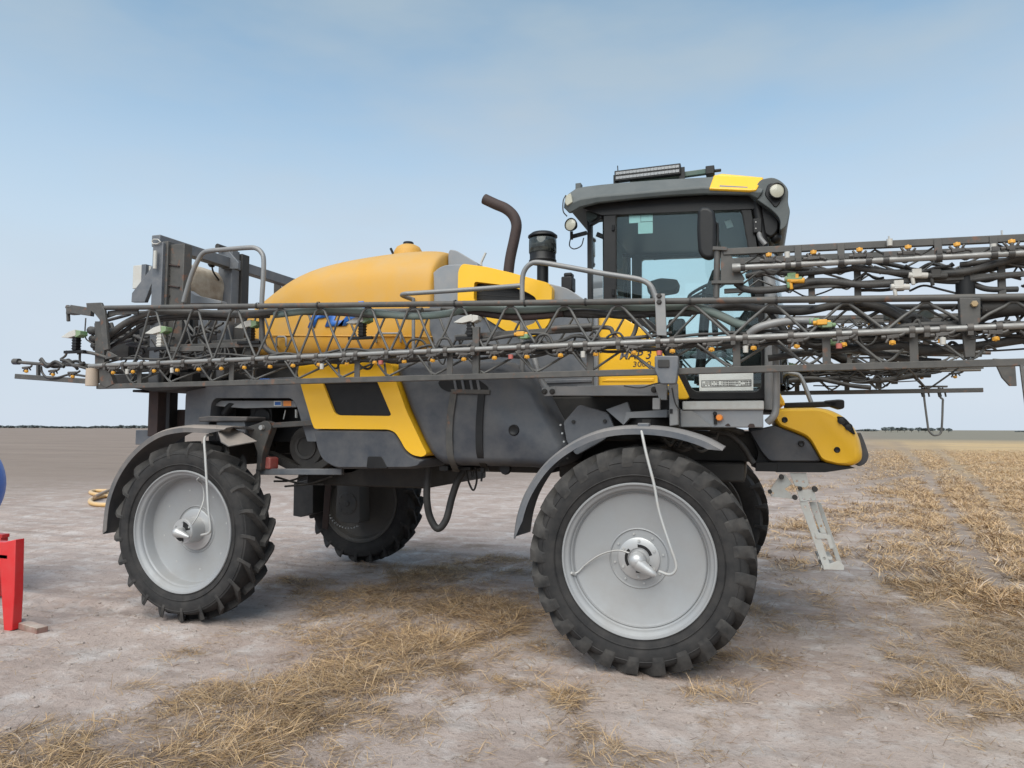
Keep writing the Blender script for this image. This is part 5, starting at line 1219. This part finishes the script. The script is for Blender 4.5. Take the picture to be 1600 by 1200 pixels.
hose([(1196,480),(1215,505),(1240,530),(1262,545)], .15, .02); hose([(1280,512),(1310,520),(1340,522),(1400,512),(1440,508),(1500,505),(1560,492),(1600,488),(1640,486)], .02, .022)
hose([(1250,535),(1290,542),(1340,545),(1400,540),(1450,548),(1520,542),(1600,530),(1640,528)], .12, .032); hose([(1340,480),(1370,478),(1400,490),(1430,500),(1460,516)], .18, .045)
hose([(1200,560),(1260,552),(1320,546),(1370,552),(1420,562),(1470,566)], .22, .026)
hose([(730,541),(745,535),(790,526),(830,521),(850,522)], -.02, .016); hose([(846,541),(880,532),(900,525),(940,530),(1000,527),(1050,520)], .0, .015)
for i in range(34):
    p = g.uniform(180, 1600); yb = 572-(p-140)*63/1460; w_ = g.uniform(14, 40); dn = g.choice((-1,1))
    hose([(p, yb), (p+w_*.25, yb+dn*g.uniform(10,20)), (p+w_*.7, yb+dn*g.uniform(12,22)), (p+w_, yb-2)], g.uniform(-.06,.15), g.uniform(.007,.012), k=5)
g = random.Random(77)
for i in range(48):
    p = g.uniform(1190, 1610); q = g.choice((g.uniform(405,455), g.uniform(478,560), g.uniform(478,560))); w_ = g.uniform(25, 90); s_ = g.uniform(-14, 14)
    hose([(p, q), (p+w_*.3, q+s_), (p+w_*.65, q+s_*g.uniform(-.6,1)), (p+w_, q+g.uniform(-8,8))], g.uniform(-.05,.24), g.uniform(.006,.014), k=5)
# zip ties round chord and hose
for p in (402,497,711,820,915,1079,1214):
    x = px_x(p); mb = MB(); mb.lathe([(.031,-.007),(.033,-.007),(.033,.007),(.031,.007)], 12, (x,BF,ztop(x)), 'x'); mb.build('cable_tie', M['rubber'], bm_)
# sensor heads: white body, green wedge, dark foot
def sensor(px, py, y, s=1., m2='green', tilt=0):
    c = P(px, py, y); se = empty('boom_sensor', (0,0,0), bm_); se.location = c; se.rotation_euler = (0, 0, tilt)
    parts = []
    mb = MB(); mb.prism(rounded([(-.15*s,.0),(-.04*s,.055*s),(.05*s,.075*s),(.06*s,.01*s),(-.05*s,-.01*s)], .01), -.05, .05); parts.append(mb.build('sensor_head', M['white'], bm_, bevel=.008))
    mb = MB(); mb.prism([(.03*s,.0),(.055*s,.07*s),(.115*s,.06*s),(.12*s,.015*s),(.06*s,-.008)], -.046, .046); parts.append(mb.build('sensor_cover', M[m2], bm_, bevel=.006))
    mb = MB(); mb.box((-.01*s,-.03,-.14*s),(.045*s,.03,.0)); 
    for k in range(4): mb.box((-.015*s,-.034,-.13*s+k*.03*s),(.05*s,.034,-.118*s+k*.03*s))
    parts.append(mb.build('sensor_foot', M['white'] if py > 515 and px > 200 else M['black'], bm_, bevel=.003))
    mb = MB(); mb.box((-.14*s,-.02,-.17*s),(.14*s,.02,-.14*s)); parts.append(mb.build('sensor_bracket', M['black'], bm_, bevel=.003))
    for o in parts: o.location = c; o.rotation_euler = (0, 0, tilt)
    bpy.data.objects.remove(se)
sensor(118, 527, BF-.02); sensor(250, 521, BF+.05); sensor(390, 512, .1, .95); sensor(564, 505, .12, .9); sensor(733, 504, -.02, .85, 'white'); 
# small valve bodies, joints
for (p, q, y_, m_) in ((1272,502,-.02,'green'),(1292,508,-.04,'green'),(1284,504,-.05,'ycap'),(1405,450,.06,'white'),(1303,535,-.0,'green'),(820,526,-.03,'green'),(814,522,-.04,'ycap')):
    c = P(p, q, y_); mb = MB(); mb.box((c.x-.035,c.y-.03,c.z-.02),(c.x+.035,c.y+.03,c.z+.02)); mb.tube([(c.x-.06,c.y,c.z),(c.x+.06,c.y,c.z)], .016, 8); mb.build('section_valve', M[m_], bm_, bevel=.006)
# flat carrier bars behind the pipe
for (p0, q0, p1, q1, y_) in ((744,525,925,513,.03),(255,543,410,538,.12),(711,528,745,526,-.02),(262,546,320,545,.0)):
    mb = MB(); mb.bar(P(p0,q0,y_), P(p1,q1,y_), .03, .05); mb.build('carrier_bar', M['steel'], bm_, bevel=.004)
mb = MB(); x = px_x(744); mb.box((x-.03,BF-.01,zbot(x)+.0),(x+.03,BF+.03,zpip(x)+.20)); mb.build('carrier_post', M['steel'], bm_, bevel=.004)
# joint plates near the fold, fold cylinder
mb = MB(); mb.prism(rounded(XZ([(1498,466),(1531,466),(1531,503),(1526,509),(1500,509)], BF-.02), .008), BF-.04, BF+.02); jp = mb.build('joint_plate', M['steel'], bm_, bevel=.005)
mb = MB(); q = P(1522,475,BF-.045); mb.lathe([(.001,-.02),(.020,-.02),(.024,-.012),(.024,.0)], 6, q); mb.build('joint_bolt', mat('brass_bolt', (.32,.22,.10), .45, metal=.4), bm_)
mb = MB(); mb.prism(XZ([(1504,519),(1526,518),(1524,558),(1508,559)], BF+.0), BF+.0, BF+.03); mb.build('joint_plate', M['steel'], bm_, bevel=.005)
mb = MB(); mb.tube([P(1531,482,.02), P(1640,476,.02)], .062, 16); mb.build('fold_cylinder', M['deep'], bm_, smooth=50)
mb = MB(); mb.bar(P(1596,570,BF-.02), P(1610,680,BF-.02), .02, .02); mb.build('hanger_rod', M['rod'], bm_)
mb = MB(); mb.box(tuple(P(1382,487,.5)), tuple(P(1460,497,.5)+Vector((0,.06,0)))); mb.box(tuple(P(1394,482,.5)), tuple(P(1406,488,.5)+Vector((0,.06,0)))); mb.build('cross_block', mat('green_black_paint', (.025,.045,.045), .5, dust=.2), bm_, bevel=.006)
for (p, q) in ((1448,498),(1395,497)):
    mb = MB(); mb.bar(P(p,q,.5), P(p,q+40,.5), .03, .05, (1,0,0)); mb.build('cross_post', M['steel'], bm_)
# hinge end: gussets, posts
mb = MB(); mb.prism(XZ([(137,474),(160,473),(166,486),(172,546),(164,548),(158,500),(150,490),(138,482)], BF-.01), BF-.03, BF+.0); mb.build('end_gusset', M['steel'], bm_, bevel=.004)
mb = MB(); mb.prism(XZ([(148,502),(162,502),(163,600),(148,598)], BF+.05), BF+.05, BF+.12); mb.prism(XZ([(170,548),(186,557),(166,562)], BF), BF-.02, BF); mb.build('end_post', M['steel'], bm_, bevel=.004)
mb = MB(); mb.prism(XZ([(157,575),(166,573),(176,588),(180,600),(168,606),(158,600)], BF-.01), BF-.03, BF+.03); mb.build('end_shoe', M['steel'], bm_, bevel=.004)
mb = MB(); mb.prism(XZ([(168,486),(215,480),(215,490),(180,492),(166,497)], BF+.02), BF+.02, BF+.04); mb.build('end_gusset', M['steel'], bm_, bevel=.004)
mb = MB(); mb.bar(P(112,483,.1), P(145,488,.1), .05, .09); mb.box(tuple(P(103,482,.08)), tuple(P(113,490,.08)+Vector((0,.1,0)))); mb.tube([P(106,477,.12), P(107,502,.12)], .02, 8); mb.tube([P(104,480,.12), P(117,481,.12)], .02, 8); mb.build('end_arm', M['steel'], bm_, bevel=.004)
for k, (p, q) in enumerate(((146,517),(148,530),(150,541))):
    mb = MB(); mb.tube([P(p-4,q-1,.05), P(p+3,q,.03), P(p+22,q-10,.05)], .045-.006*k, 10, 3); mb.build('hinge_hose', M['hose'], bm_, smooth=50)
# outer section tip that reaches back past the hinge
mb = MB(); mb.tube([P(22,565,.0), P(30,565,.0)], .035, 10); mb.tube([P(30,566,.0), P(66,569,.0), P(140,571,.0)], .019, 10); mb.build('tip_pipe', M['steel'], bm_, smooth=50)
mb = MB(); mb.bar(P(26,588,.0), P(140,596,.0), .05, .055); mb.build('tip_bar', M['steel'], bm_, bevel=.005)
mb = MB(); mb.bar(P(60,569,.0), P(60,588,.0), .03, .03, (1,0,0)); mb.build('tip_post', M['steel'], bm_)
mb = MB(); q = P(143.5,603,-.1); mb.lathe([(.001,.0),(.060,.0),(.062,.02),(.060,.18),(.001,.19)], 16, q, 'z'); mb.build('rest_roller', mat('worn_roller', (.42,.33,.25), .8, dust=.4), bm_, smooth=40)
for i in range(7):
    p = g.uniform(62, 120); hose([(p, g.uniform(560,566)), (p+10, g.uniform(564,574)), (p+22, g.uniform(562,574)), (p+36, g.uniform(566,578))], g.uniform(-.04,.05), .016, k=4)
hose([(64,572),(66,582),(74,590),(90,590),(110,585),(135,588)], -.02, .012); hose([(120,552),(128,550),(145,552),(165,558),(190,561)], -.03, .018, 'steel'); hose([(134,497),(133,525),(140,534),(148,538)], -.02, .007)
hose([(105,548),(102,556),(95,561)], .0, .012, 'steel'); hose([(125,548),(125,565),(130,572)], -.01, .012, 'steel')
for (p, q) in ((42,572),(84,577),(115,580)): put_nozzle(P(p,q,-.02).x, -.02, P(p,q,-.02).z)

# upper, folded-over outer section
a, b = P(1132,394,BF), P(1600,372,BF); u_x, u_z, US = a.x, a.z, (b.z-a.z)/(b.x-a.x); zu = lambda x: u_z+US*(x-u_x)
a, b = P(1145,419,BF-.04), P(1600,396,BF-.04); v_x, v_z, VS = a.x, a.z, (b.z-a.z)/(b.x-a.x); zv = lambda x: v_z+VS*(x-v_x)
xs, xe = px_x(1132), 3.35
mb = MB(); mb.bar((xs,BF,zu(xs)), (xe,BF,zu(xe)), .04, .05); mb.build('outer_chord', M['steel'], bm_, bevel=.004)
mb = MB(); mb.bar((xs,BB,zu(xs)), (xe,BB,zu(xe)), .04, .045); mb.build('outer_chord', M['steel'], bm_, bevel=.004)
zl = lambda x: P(1400,438,BF).z
mb = MB(); mb.bar((xs,BF+.04,zl(0)), (xe,BF+.04,zl(0)+.0), .03, .035); mb.build('outer_chord', M['steel'], bm_, bevel=.004)
x = px_x(1148); mb = MB(); mb.tube([(x,BF-.05,zv(x)), (xe,BF-.05,zv(xe))], .0215, 12); mb.tube([(x-.01,BF-.05,zv(x)), (x+.05,BF-.05,zv(x))], .032, 10); mb.build('spray_pipe', M['alu'], bm_, smooth=50)
for p in (1202,1271,1343,1419,1497,1582): x = px_x(p, BF-.06, 395); put_nozzle(x, BF-.062, zv(x)+.022, True)
for p in (1160,1231,1247,1314,1357,1384,1467,1553,1580): x = px_x(p, BF-.05, 400); o = link('pipe_clamp', CLm, bm_, (x, BF-.05, zv(x))); o.rotation_euler = (math.pi, 0, 0)
for p in (1247,1314,1466,1553): x = px_x(p, BF-.02, 400); mb = MB(); mb.box((x-.024,BF-.03,zv(x)-.03),(x+.024,BF-.022,zu(x)+.02)); mb.build('upright', M['steel'], bm_, bevel=.003)
for p in (1268,1340,1565): x = px_x(p, BF+.08, 450); mb = MB(); mb.box((x-.022,BF+.06,ztop(x)-.02),(x+.022,BF+.09,zv(x))); mb.build('upright', M['steel'], bm_, bevel=.003)
x = px_x(1508, BF+.08, 445); mb = MB(); mb.tube([(x,BF+.08,ztop(x)),(x,BF+.08,ztop(x)+.16)], .06, 12); mb.build('rest_pad', M['black'], bm_, smooth=40)
xx = [px_x(p, BF, 400) for p in (1140,1185,1225,1268,1320,1368,1415,1460,1510,1560,1610,1660)]
for i in range(0, len(xx)-2, 2):
    for y_ in (BF+.02, BB):
        x, y2, z2 = xx[i], xx[i+1], xx[i+2]
        mb = MB(); mb.tube([(x,y_,zv(x)-.01), (y2-.03,y_,zu(y2)-.05), (y2,y_,zu(y2)-.03), (y2+.03,y_,zu(y2)-.05), (z2,y_,zv(z2)-.01)], .0085, 6); mb.build('lattice_rod', M['rod'], bm_, smooth=60)
        mb = MB(); mb.tube([(x+.05,y_+.03,zl(0)+.02), (y2,y_+.03,zv(y2)-.02), (z2+.05,y_+.03,zl(0)+.02)], .0085, 6); mb.build('lattice_rod', M['rod'], bm_, smooth=60)
mb = MB(); mb.prism(rounded(XZ([(1126,392),(1138,392),(1164,436),(1160,440),(1126,442)], BF), .006), BF-.01, BF+.01); mb.build('hinge_plate', M['steel'], bm_, bevel=.004)
mb = MB(); mb.tube([P(1121,390,BF), P(1119,466,BF)], .024, 10); mb.bar(P(1114,389,BF), P(1136,390,BF), .07, .025); mb.bar(P(1112,442,BF), P(1162,441,BF), .07, .022); mb.build('hinge_pin', M['rust'] if False else M['steel'], bm_, smooth=40)
for k, pts in enumerate(([(1150,442),(1165,452),(1195,454),(1230,450),(1262,441),(1300,440),(1345,445),(1390,444)], [(1165,432),(1200,425),(1245,428),(1290,424),(1330,420),(1380,424),(1420,432)], [(1180,430),(1240,420),(1300,424),(1340,418)],
         [(1460,434),(1500,430),(1540,420),(1580,412),(1640,408)], [(1470,428),(1510,424),(1550,414),(1600,400)], [(1440,436),(1490,440),(1530,436),(1600,428)], [(1520,444),(1545,452),(1590,452)], [(1360,408),(1400,415),(1430,422),(1470,424),(1490,412)], [(1330,416),(1380,424),(1440,428)], [(1500,414),(1540,410),(1600,406)])):
    hose(pts, -.04+.03*(k % 4), (.026,.02,.022,.032,.024,.02,.02,.016,.022,.02)[k])
for (p, q, m_) in ((1432,427,'white'),(1404,445,'white'),(1462,428,'deep'),(1237,433,'green'),(1241,435,'ycap')):
    c = P(p, q, -.07); mb = MB(); mb.box((c.x-.03,c.y-.02,c.z-.03),(c.x+.03,c.y+.03,c.z+.03)); mb.tube([(c.x-.05,c.y,c.z-.01),(c.x+.07,c.y,c.z-.02)], .022, 8); mb.tube([(c.x-.03,c.y,c.z),(c.x-.02,c.y,c.z-.08)], .014, 8); mb.build('section_valve', M[m_], bm_, bevel=.005)
for (p, q) in ((1230,398),(1390,378),(1552,386)): link('white_tap', WC.data, bm_, P(p, q, BF-.05))
for p in (1393, 1571): x = px_x(p); mb = MB(); mb.tube([(x,BF,zu(x)),(x,BF,zu(x)+.06)], .006, 6); mb.build('stud', M['galv'], bm_)

# the far boom is the mirror image
fb = empty('boom', (0, 2*YC, 0), S); fb.scale = (1, -1, 1)
for o in list(bm_.children):
    if o.name.split('.')[0] in ('hanger_rod', 'rest_roller', 'tip_pipe'): continue
    c = o.copy(); COL.objects.link(c); c.parent = fb
# loops of wire hanging from the far boom
yf = 2*YC-BF
mb = MB(); mb.bar(P(1436,604,yf), P(1480,604,yf), .05, .02); mb.build('loop_plate', M['steel'], fb); lpz = fb.children[-1]
def far_part(name, pts, r, m_):
    mb = MB(); mb.tube(pts, r, 7, 6); o = mb.build(name, M[m_], S, smooth=60); return o
bpy.data.objects.remove([o for o in fb.children if o.name.startswith('loop_plate')][0])
wl_ = empty('wire_loop', (0,0,0), S)
mb = MB(); mb.bar(P(1436,604,yf), P(1480,604,yf), .05, .02); mb.build('loop_plate', M['steel'], wl_)
mb = MB(); mb.tube([P(1443,612,yf), P(1445,630,yf), P(1449,660,yf), P(1451,672,yf), P(1457,679,yf), P(1463,680,yf), P(1470,676,yf), P(1472,660,yf), P(1473,630,yf), P(1473,624,yf), P(1469,620,yf), P(1468,610,yf)], .012, 7, 5); mb.build('loop_wire', M['rod'], wl_, smooth=60)
for p in (1442, 1468):
    mb = MB(); mb.tube([P(p,606,yf), P(p-1,612,yf), P(p+1,620,yf)], .02, 7, 3); mb.tube([P(p+4,606,yf), P(p+8,612,yf), P(p+10,620,yf)], .010, 6, 3); mb.build('loop_hook', M['deep'], wl_, smooth=60)
mb = MB(); mb.prism(XZ([(1552,560),(1586,562),(1589,603),(1578,603),(1566,590)], yf), yf, yf+.04); mb.build('end_plate', M['steel'], wl_, bevel=.004)
for (p0, p1) in ((1390,1405),):
    mb = MB(); mb.prism(XZ([(1391,562),(1405,562),(1403,600),(1393,600)], yf), yf, yf+.03); mb.build('joint_plate', M['steel'], wl_, bevel=.004)

# cradle that carries the folded boom
cr_ = empty('boom_cradle', (0,0,0), S); YCr = BF-.05
mb = MB(); mb.prism(XZ([(1023,459),(1039,459),(1042,525),(1026,524)], YCr), YCr-.01, YCr+.01); ck = mb.build('cradle_arm', M['rail'], cr_, bevel=.004)
for b in (462.5, 472): mb = MB(); mb.lathe([(.001,-.018),(.014,-.018),(.016,-.008),(.022,-.006),(.022,0)], 6, P(1030,b,YCr-.01)); mb.build('bolt', M['deep'], cr_)
mb = MB(); mb.prism(rounded(XZ([(1023,556),(1060,556),(1060,574),(1056,600),(1032,600),(1023,578)], YCr-.03), .015), YCr-.04, YCr+.06); mb.build('cradle_seat', M['grey'], cr_, bevel=.008)
mb = MB(); mb.prism(XZ([(1028,562),(1046,562),(1046,574),(1028,574)], YCr-.045), YCr-.052, YCr-.045); mb.build('seat_plate', M['deep'], cr_, bevel=.004)
mb = MB(); mb.prism(rounded(XZ([(1045,600),(1058,598),(1060,664),(1046,666)], .2), .01), .2, .28); mb.build('cradle_post', M['rail'], cr_, bevel=.01)
mb = MB(); mb.prism(XZ([(1022,600),(1042,600),(1042,625),(1030,625)], .2), .2, .26); mb.bar(P(1026,622,.2), P(1026,640,.2), .06, .06, (1,0,0)); mb.build('cradle_bracket', M['rail'], cr_, bevel=.004)
mb = MB(); mb.prism(XZ([(1046.5,639),(1051,639),(1051,646),(1046.5,646)], .195), .193, .2); mb.build('post_latch', M['black'], cr_)
mb = MB(); mb.tube([P(1050,606,.15), P(1053,622,.15), P(1057,634,.16), P(1063,640,.2)], .006, 6, 5); mb.tube([P(975,603,.2), P(1000,606,.2), P(1022,600,.15), P(1045,596,.1), P(1058,598,.1)], .006, 6, 5); mb.build('sensor_wire', M['hose'], cr_, smooth=60)

# ---------------------------------------------------------------- rear lift mast
ms = empty('lift_mast', (0,0,0), S); XM = P(250,378,.5).x
yn, yf_ = .50, 3.12
zt_ = P(250,378,.5).z
def stand(px0, px1, py0, py1, y, d, nm, m_='grey', bv_=.006, x_=None):
    a = P(px0, py0, y); b = P(px1, py1, y); mb = MB(); mb.box((a.x, y, b.z), (b.x, y+d, a.z)); return mb.build(nm, M[m_], ms, bevel=bv_)
mb = MB(); mb.bar((XM, yn-.06, zt_), (XM, yf_+.06, zt_), .12, .13); mb.build('top_beam', M['grey'], ms, bevel=.008)
c1_ = stand(250,281,384,600,.50,.12,'mast_plate','steel')
for b in (401,431,462):
    mb = MB(); mb.lathe([(.001,-.012),(.018,-.012),(.020,-.004),(.020,.0)], 8, P(264,b,.5)); mb.build('plate_bolt', M['deep'], c1_)
for b in (413,446): 
    mb = MB(); mb.bar(P(257,b-1,.49), P(280,b+3,.49), .02, .012); mb.build('plate_rib', M['rust'], c1_)
stand(239,247,380,602,.42,.10,'mast_channel','grey'); stand(248,255,378,602,.46,.10,'mast_channel','steel')
mb = MB(); mb.tube([P(243,392,.38), P(242,420,.38)], .02, 10); mb.tube([P(237,377,.40), P(240,374,.40), P(247,374,.40), P(251,378,.40), P(246,381,.40), P(239,381,.40)], .007, 6, closed=True); mb.build('lock_pin', M['white'], ms, smooth=50)
for x0, x1, y_ in ((342,357,1.6), (361,373,1.75)): stand(x0, x1, 392 if x0 < 350 else 398, 604, y_, .14, 'centre_post', 'grey' if x0 < 350 else 'deep')
mb = MB(); mb.prism(XZ([(339,384),(352,386),(372,410),(372,420),(345,420)], 1.55), 1.55, 1.58); mb.build('post_gusset', M['grey'], ms, bevel=.004)
mb = MB(); q = P(343,386,1.5); mb.lathe([(.001,-.04),(.035,-.04),(.035,.3),(.001,.3)], 14, (q.x,1.5,q.z)); mb.build('post_pin', M['deep'], ms, smooth=40)
mb = MB(); q = P(331,412,1.4); mb.sphere(q, .05, 10); mb.tube([q, P(333,424,1.4), P(342,438,1.5)], .012, 6, 4); mb.build('mast_switch', M['black'], ms, smooth=50)
stand(428,436,433,520,2.9,.12,'far_post','deep'); stand(439,446,433,520,2.9,.12,'far_post','grey')
# wedge plate, box behind
mb = MB(); mb.prism(XZ([(205,472),(206,458),(232,424),(238,416),(238,440),(226,472)], .75), .75, .80); mb.build('wedge_plate', M['grey'], ms, bevel=.004)
stand(208,221,415,450,1.1,.3,'control_box','white'); stand(221,226,413,455,1.05,.1,'control_box_rail','grey'); stand(226,234,416,440,1.1,.3,'control_box','white')
mb = MB(); mb.prism(XZ([(289,470),(293,453),(305,461),(345,470),(345,474),(289,474)], .9), .9, 1.0); mb.build('gusset_plate', M['lgrey'], ms, bevel=.004)
# canvas-wrapped lump
c = P(312, 446, 1.5); mb = MB(); k0 = len(mb.v); mb.sphere((0,0,0), 1, 24)
vv2 = []
for x, y, z in mb.v:
    d = Vector((x, y, z)); e = 4.0; nrm = (abs(x)**e+abs(y)**e+abs(z)**e)**(1/e); d = d/nrm*1.0
    nn = mnoise.noise(d*1.7)*.14 + mnoise.noise(d*4.5)*.06
    d *= 1+nn; vv2.append((c.x+d.x*.30, c.y+d.y*.45, c.z+d.z*.235 - max(0, d.x)*.10))
mb.v = vv2; o = mb.build('canvas_cover', M['bag'], ms, smooth=179); o['label'] = 'dirty white canvas cover'; sb_ = o.modifiers.new('s','SUBSURF'); sb_.levels = 1; sb_.render_levels = 1
# hoop rail
mb = MB(); mb.tube([P(287,472,.35), P(293,450,.35), P(301,425,.35), P(311,404,.35), P(318,395,.35), P(328,392,.35), P(350,390,.35), P(388,387,.35), P(400,388,.35), P(408,394,.35), P(412,406,.35), P(411,440,.35), P(409,475,.35), P(408,545,.35)], .025, 10, 4); mb.build('hoop_rail', M['rail'], ms, smooth=60)
# lower legs, rails and dark mechanism between mast and boom
stand(233,245,598,682,.45,.12,'mast_leg','rust'); stand(252,264,600,676,.80,.12,'mast_leg','deep')
stand(277,292,640,676,.9,.2,'rear_bracket','rust'); stand(212,236,672,695,.6,.5,'rear_bumper','grey')
g = random.Random(31)
mb = MB(); mb.prism(XZ([(180,600),(300,596),(300,604),(270,610),(240,612),(205,606)], .35), .35, .9); mb.build('lower_beam', M['deep'], ms, bevel=.01)
stand(207,221,609,612.5,.4,.2,'stop_block','black')
for (x0, x1, y0, y1, yy, m_) in ((166,200,515,560,.6,'deep'),(212,236,500,560,.9,'deep'),(262,280,490,575,.7,'rust'),(282,300,488,560,.75,'steel'),(300,318,505,572,.9,'deep'),(310,322,490,590,.62,'grey'),(322,338,495,560,1.1,'deep'),(340,350,490,590,.62,'grey'),(352,366,495,570,.9,'grey'),(366,380,505,560,.7,'deep'),(380,392,528,560,.55,'steel'),(330,392,532,541,.5,'steel'),(250,400,572,594,.7,'deep'),(178,300,585,597,.5,'deep')):
    stand(x0, x1, y0, y1, yy, .15, 'mast_member', m_)
for k in range(26):
    p = g.uniform(165, 390); q = g.uniform(495, 585); yy = g.uniform(.3, .6); mb = MB()
    mb.tube([P(p,q,yy), P(p+g.uniform(-20,20),q+g.uniform(5,30),yy), P(p+g.uniform(-25,35),q+g.uniform(-5,25),yy+.1), P(p+g.uniform(-10,50),q+g.uniform(-20,20),yy)], g.uniform(.009,.022), 7, 5); mb.build('mast_hose', M['hose'], ms, smooth=60)
mb = MB(); mb.tube([P(286,497,.5), P(336,560,.5)], .014, 8); mb.build('mast_stay', M['rod'], ms); mb = MB(); mb.tube([P(330,500,.5), P(296,540,.5)], .012, 8); mb.build('mast_stay', M['rod'], ms)

# ---------------------------------------------------------------- tank stand at the left edge, hose, jerry can
ts = tag(empty('tank_stand', G(12, 985)), 'blue round tank on a red steel stand at the left edge', 'tank stand'); o0 = Vector(ts.location)
yr_ = o0.y
mb = MB(); lg_ = [(-60,846),(8,847),(24,843),(22,930),(19,985),(6,988),(2,930),(-2,862),(-12,851),(-60,851)]
mb.prism(XZ(lg_, yr_), yr_, yr_+.09); mb.v = [(x-o0.x, y-o0.y, z-o0.z) for x, y, z in mb.v]; mb.build('leg', M['red'], ts, bevel=.006)
p0 = G(-40, 958); p1 = G(66, 990); mb = MB(); mb.bar(p0-o0+Vector((0,0,.03)), p1-o0+Vector((0,0,.03)), .10, .06); mb.build('foot_bar', M['primer'], ts, bevel=.005)
q = P(5.5, 770, yr_+.30); Rb = .62
mb = MB(); prof = [(.001,0),(.12,-.004),(.24,-.018),(.36,-.045),(.46,-.09),(.54,-.15),(.59,-.23),(Rb,-.34),(Rb,-1.6),(.54,-1.8),(.3,-1.9),(.001,-1.92)]
mb.lathe(prof, 44, (q.x-o0.x-.92, q.y+.25-o0.y, q.z-o0.z), 'x'); fix_normals(mb.build('tank', M['blue'], ts, smooth=60))
mb = MB(); mb.box((-2.9,.0,.66),(-.05,.088,.70)); mb.build('long_beam', M['red'], ts, bevel=.004)
mb = MB(); mb.box((-2.9,.9,.66),(-1.4,.99,.70)); mb.build('long_beam', M['red'], ts, bevel=.004)
mb = MB(); mb.box((-1.52,.9,.0),(-1.42,.99,.66)); mb.build('leg', M['red'], ts, bevel=.006)
c = G(172, 779); hs = tag(empty('hose_coil', c), 'yellow hose lying in loose loops behind the rear wheel', 'hose')
mb = MB(); k = [G(a, b, .06)-c for a, b in ((215,758),(180,766),(148,767),(142,770),(158,773),(190,770),(215,768),(200,780),(168,775),(146,779),(141,784),(150,788),(180,789),(215,788),(240,784),(235,770))]
mb.tube(k, .055, 8, 5); mb.build('hose_loop', M['yhose'], hs, smooth=60)
mb = MB(); k = [G(a, b, .14)-c for a, b in ((212,751),(185,760),(165,768),(148,776))]; mb.tube(k, .045, 8, 5); mb.build('hose_tail', mat('brown_hose', (.25,.15,.08), .6), hs, smooth=60)
jc = P(406, 732.5, .50); a = P(425, 712, .50)
can = tag(empty('jerry_can', (jc.x, .53, jc.z)), 'small red jerry can standing on the rail in front of the rear wheel', 'can')
w_, h_ = a.x-jc.x, a.z-jc.z
mb = MB(); mb.prism(rounded([(0,0),(w_,0),(w_,h_*.82),(w_*.8,h_*.9),(w_*.3,h_*.9),(w_*.12,h_),(0,h_*.92)], .015), -.06, .08); mb.build('can_body', M['rcap'], can, bevel=.01)
mb = MB(); mb.tube([(w_*.1,-.062,h_*.1),(w_*.5,-.066,h_*.55),(w_*.6,-.062,h_*.8)], .006, 6, 4); mb.build('can_strap', M['white'], can)

# ---------------------------------------------------------------- small hardware joined into one part counts as stuff; keep the tree three levels deep
for o in bpy.data.objects:
    if o.name.split('.')[0] in ('hub_bolts','wheel_nuts','rust_patch','brake_lines','hydraulic_hoses','grille_mesh'): o['kind'] = 'stuff'
bpy.context.view_layer.update()
def depth(o): return 0 if o.parent is None else 1 + depth(o.parent)
for o in sorted([o for o in bpy.data.objects if depth(o) > 2], key=depth):
    p = o
    while depth(p) > 1: p = p.parent
    mw = o.matrix_world.copy(); o.parent = p; o.matrix_parent_inverse = p.matrix_world.inverted(); o.matrix_world = mw
bpy.context.view_layer.update()
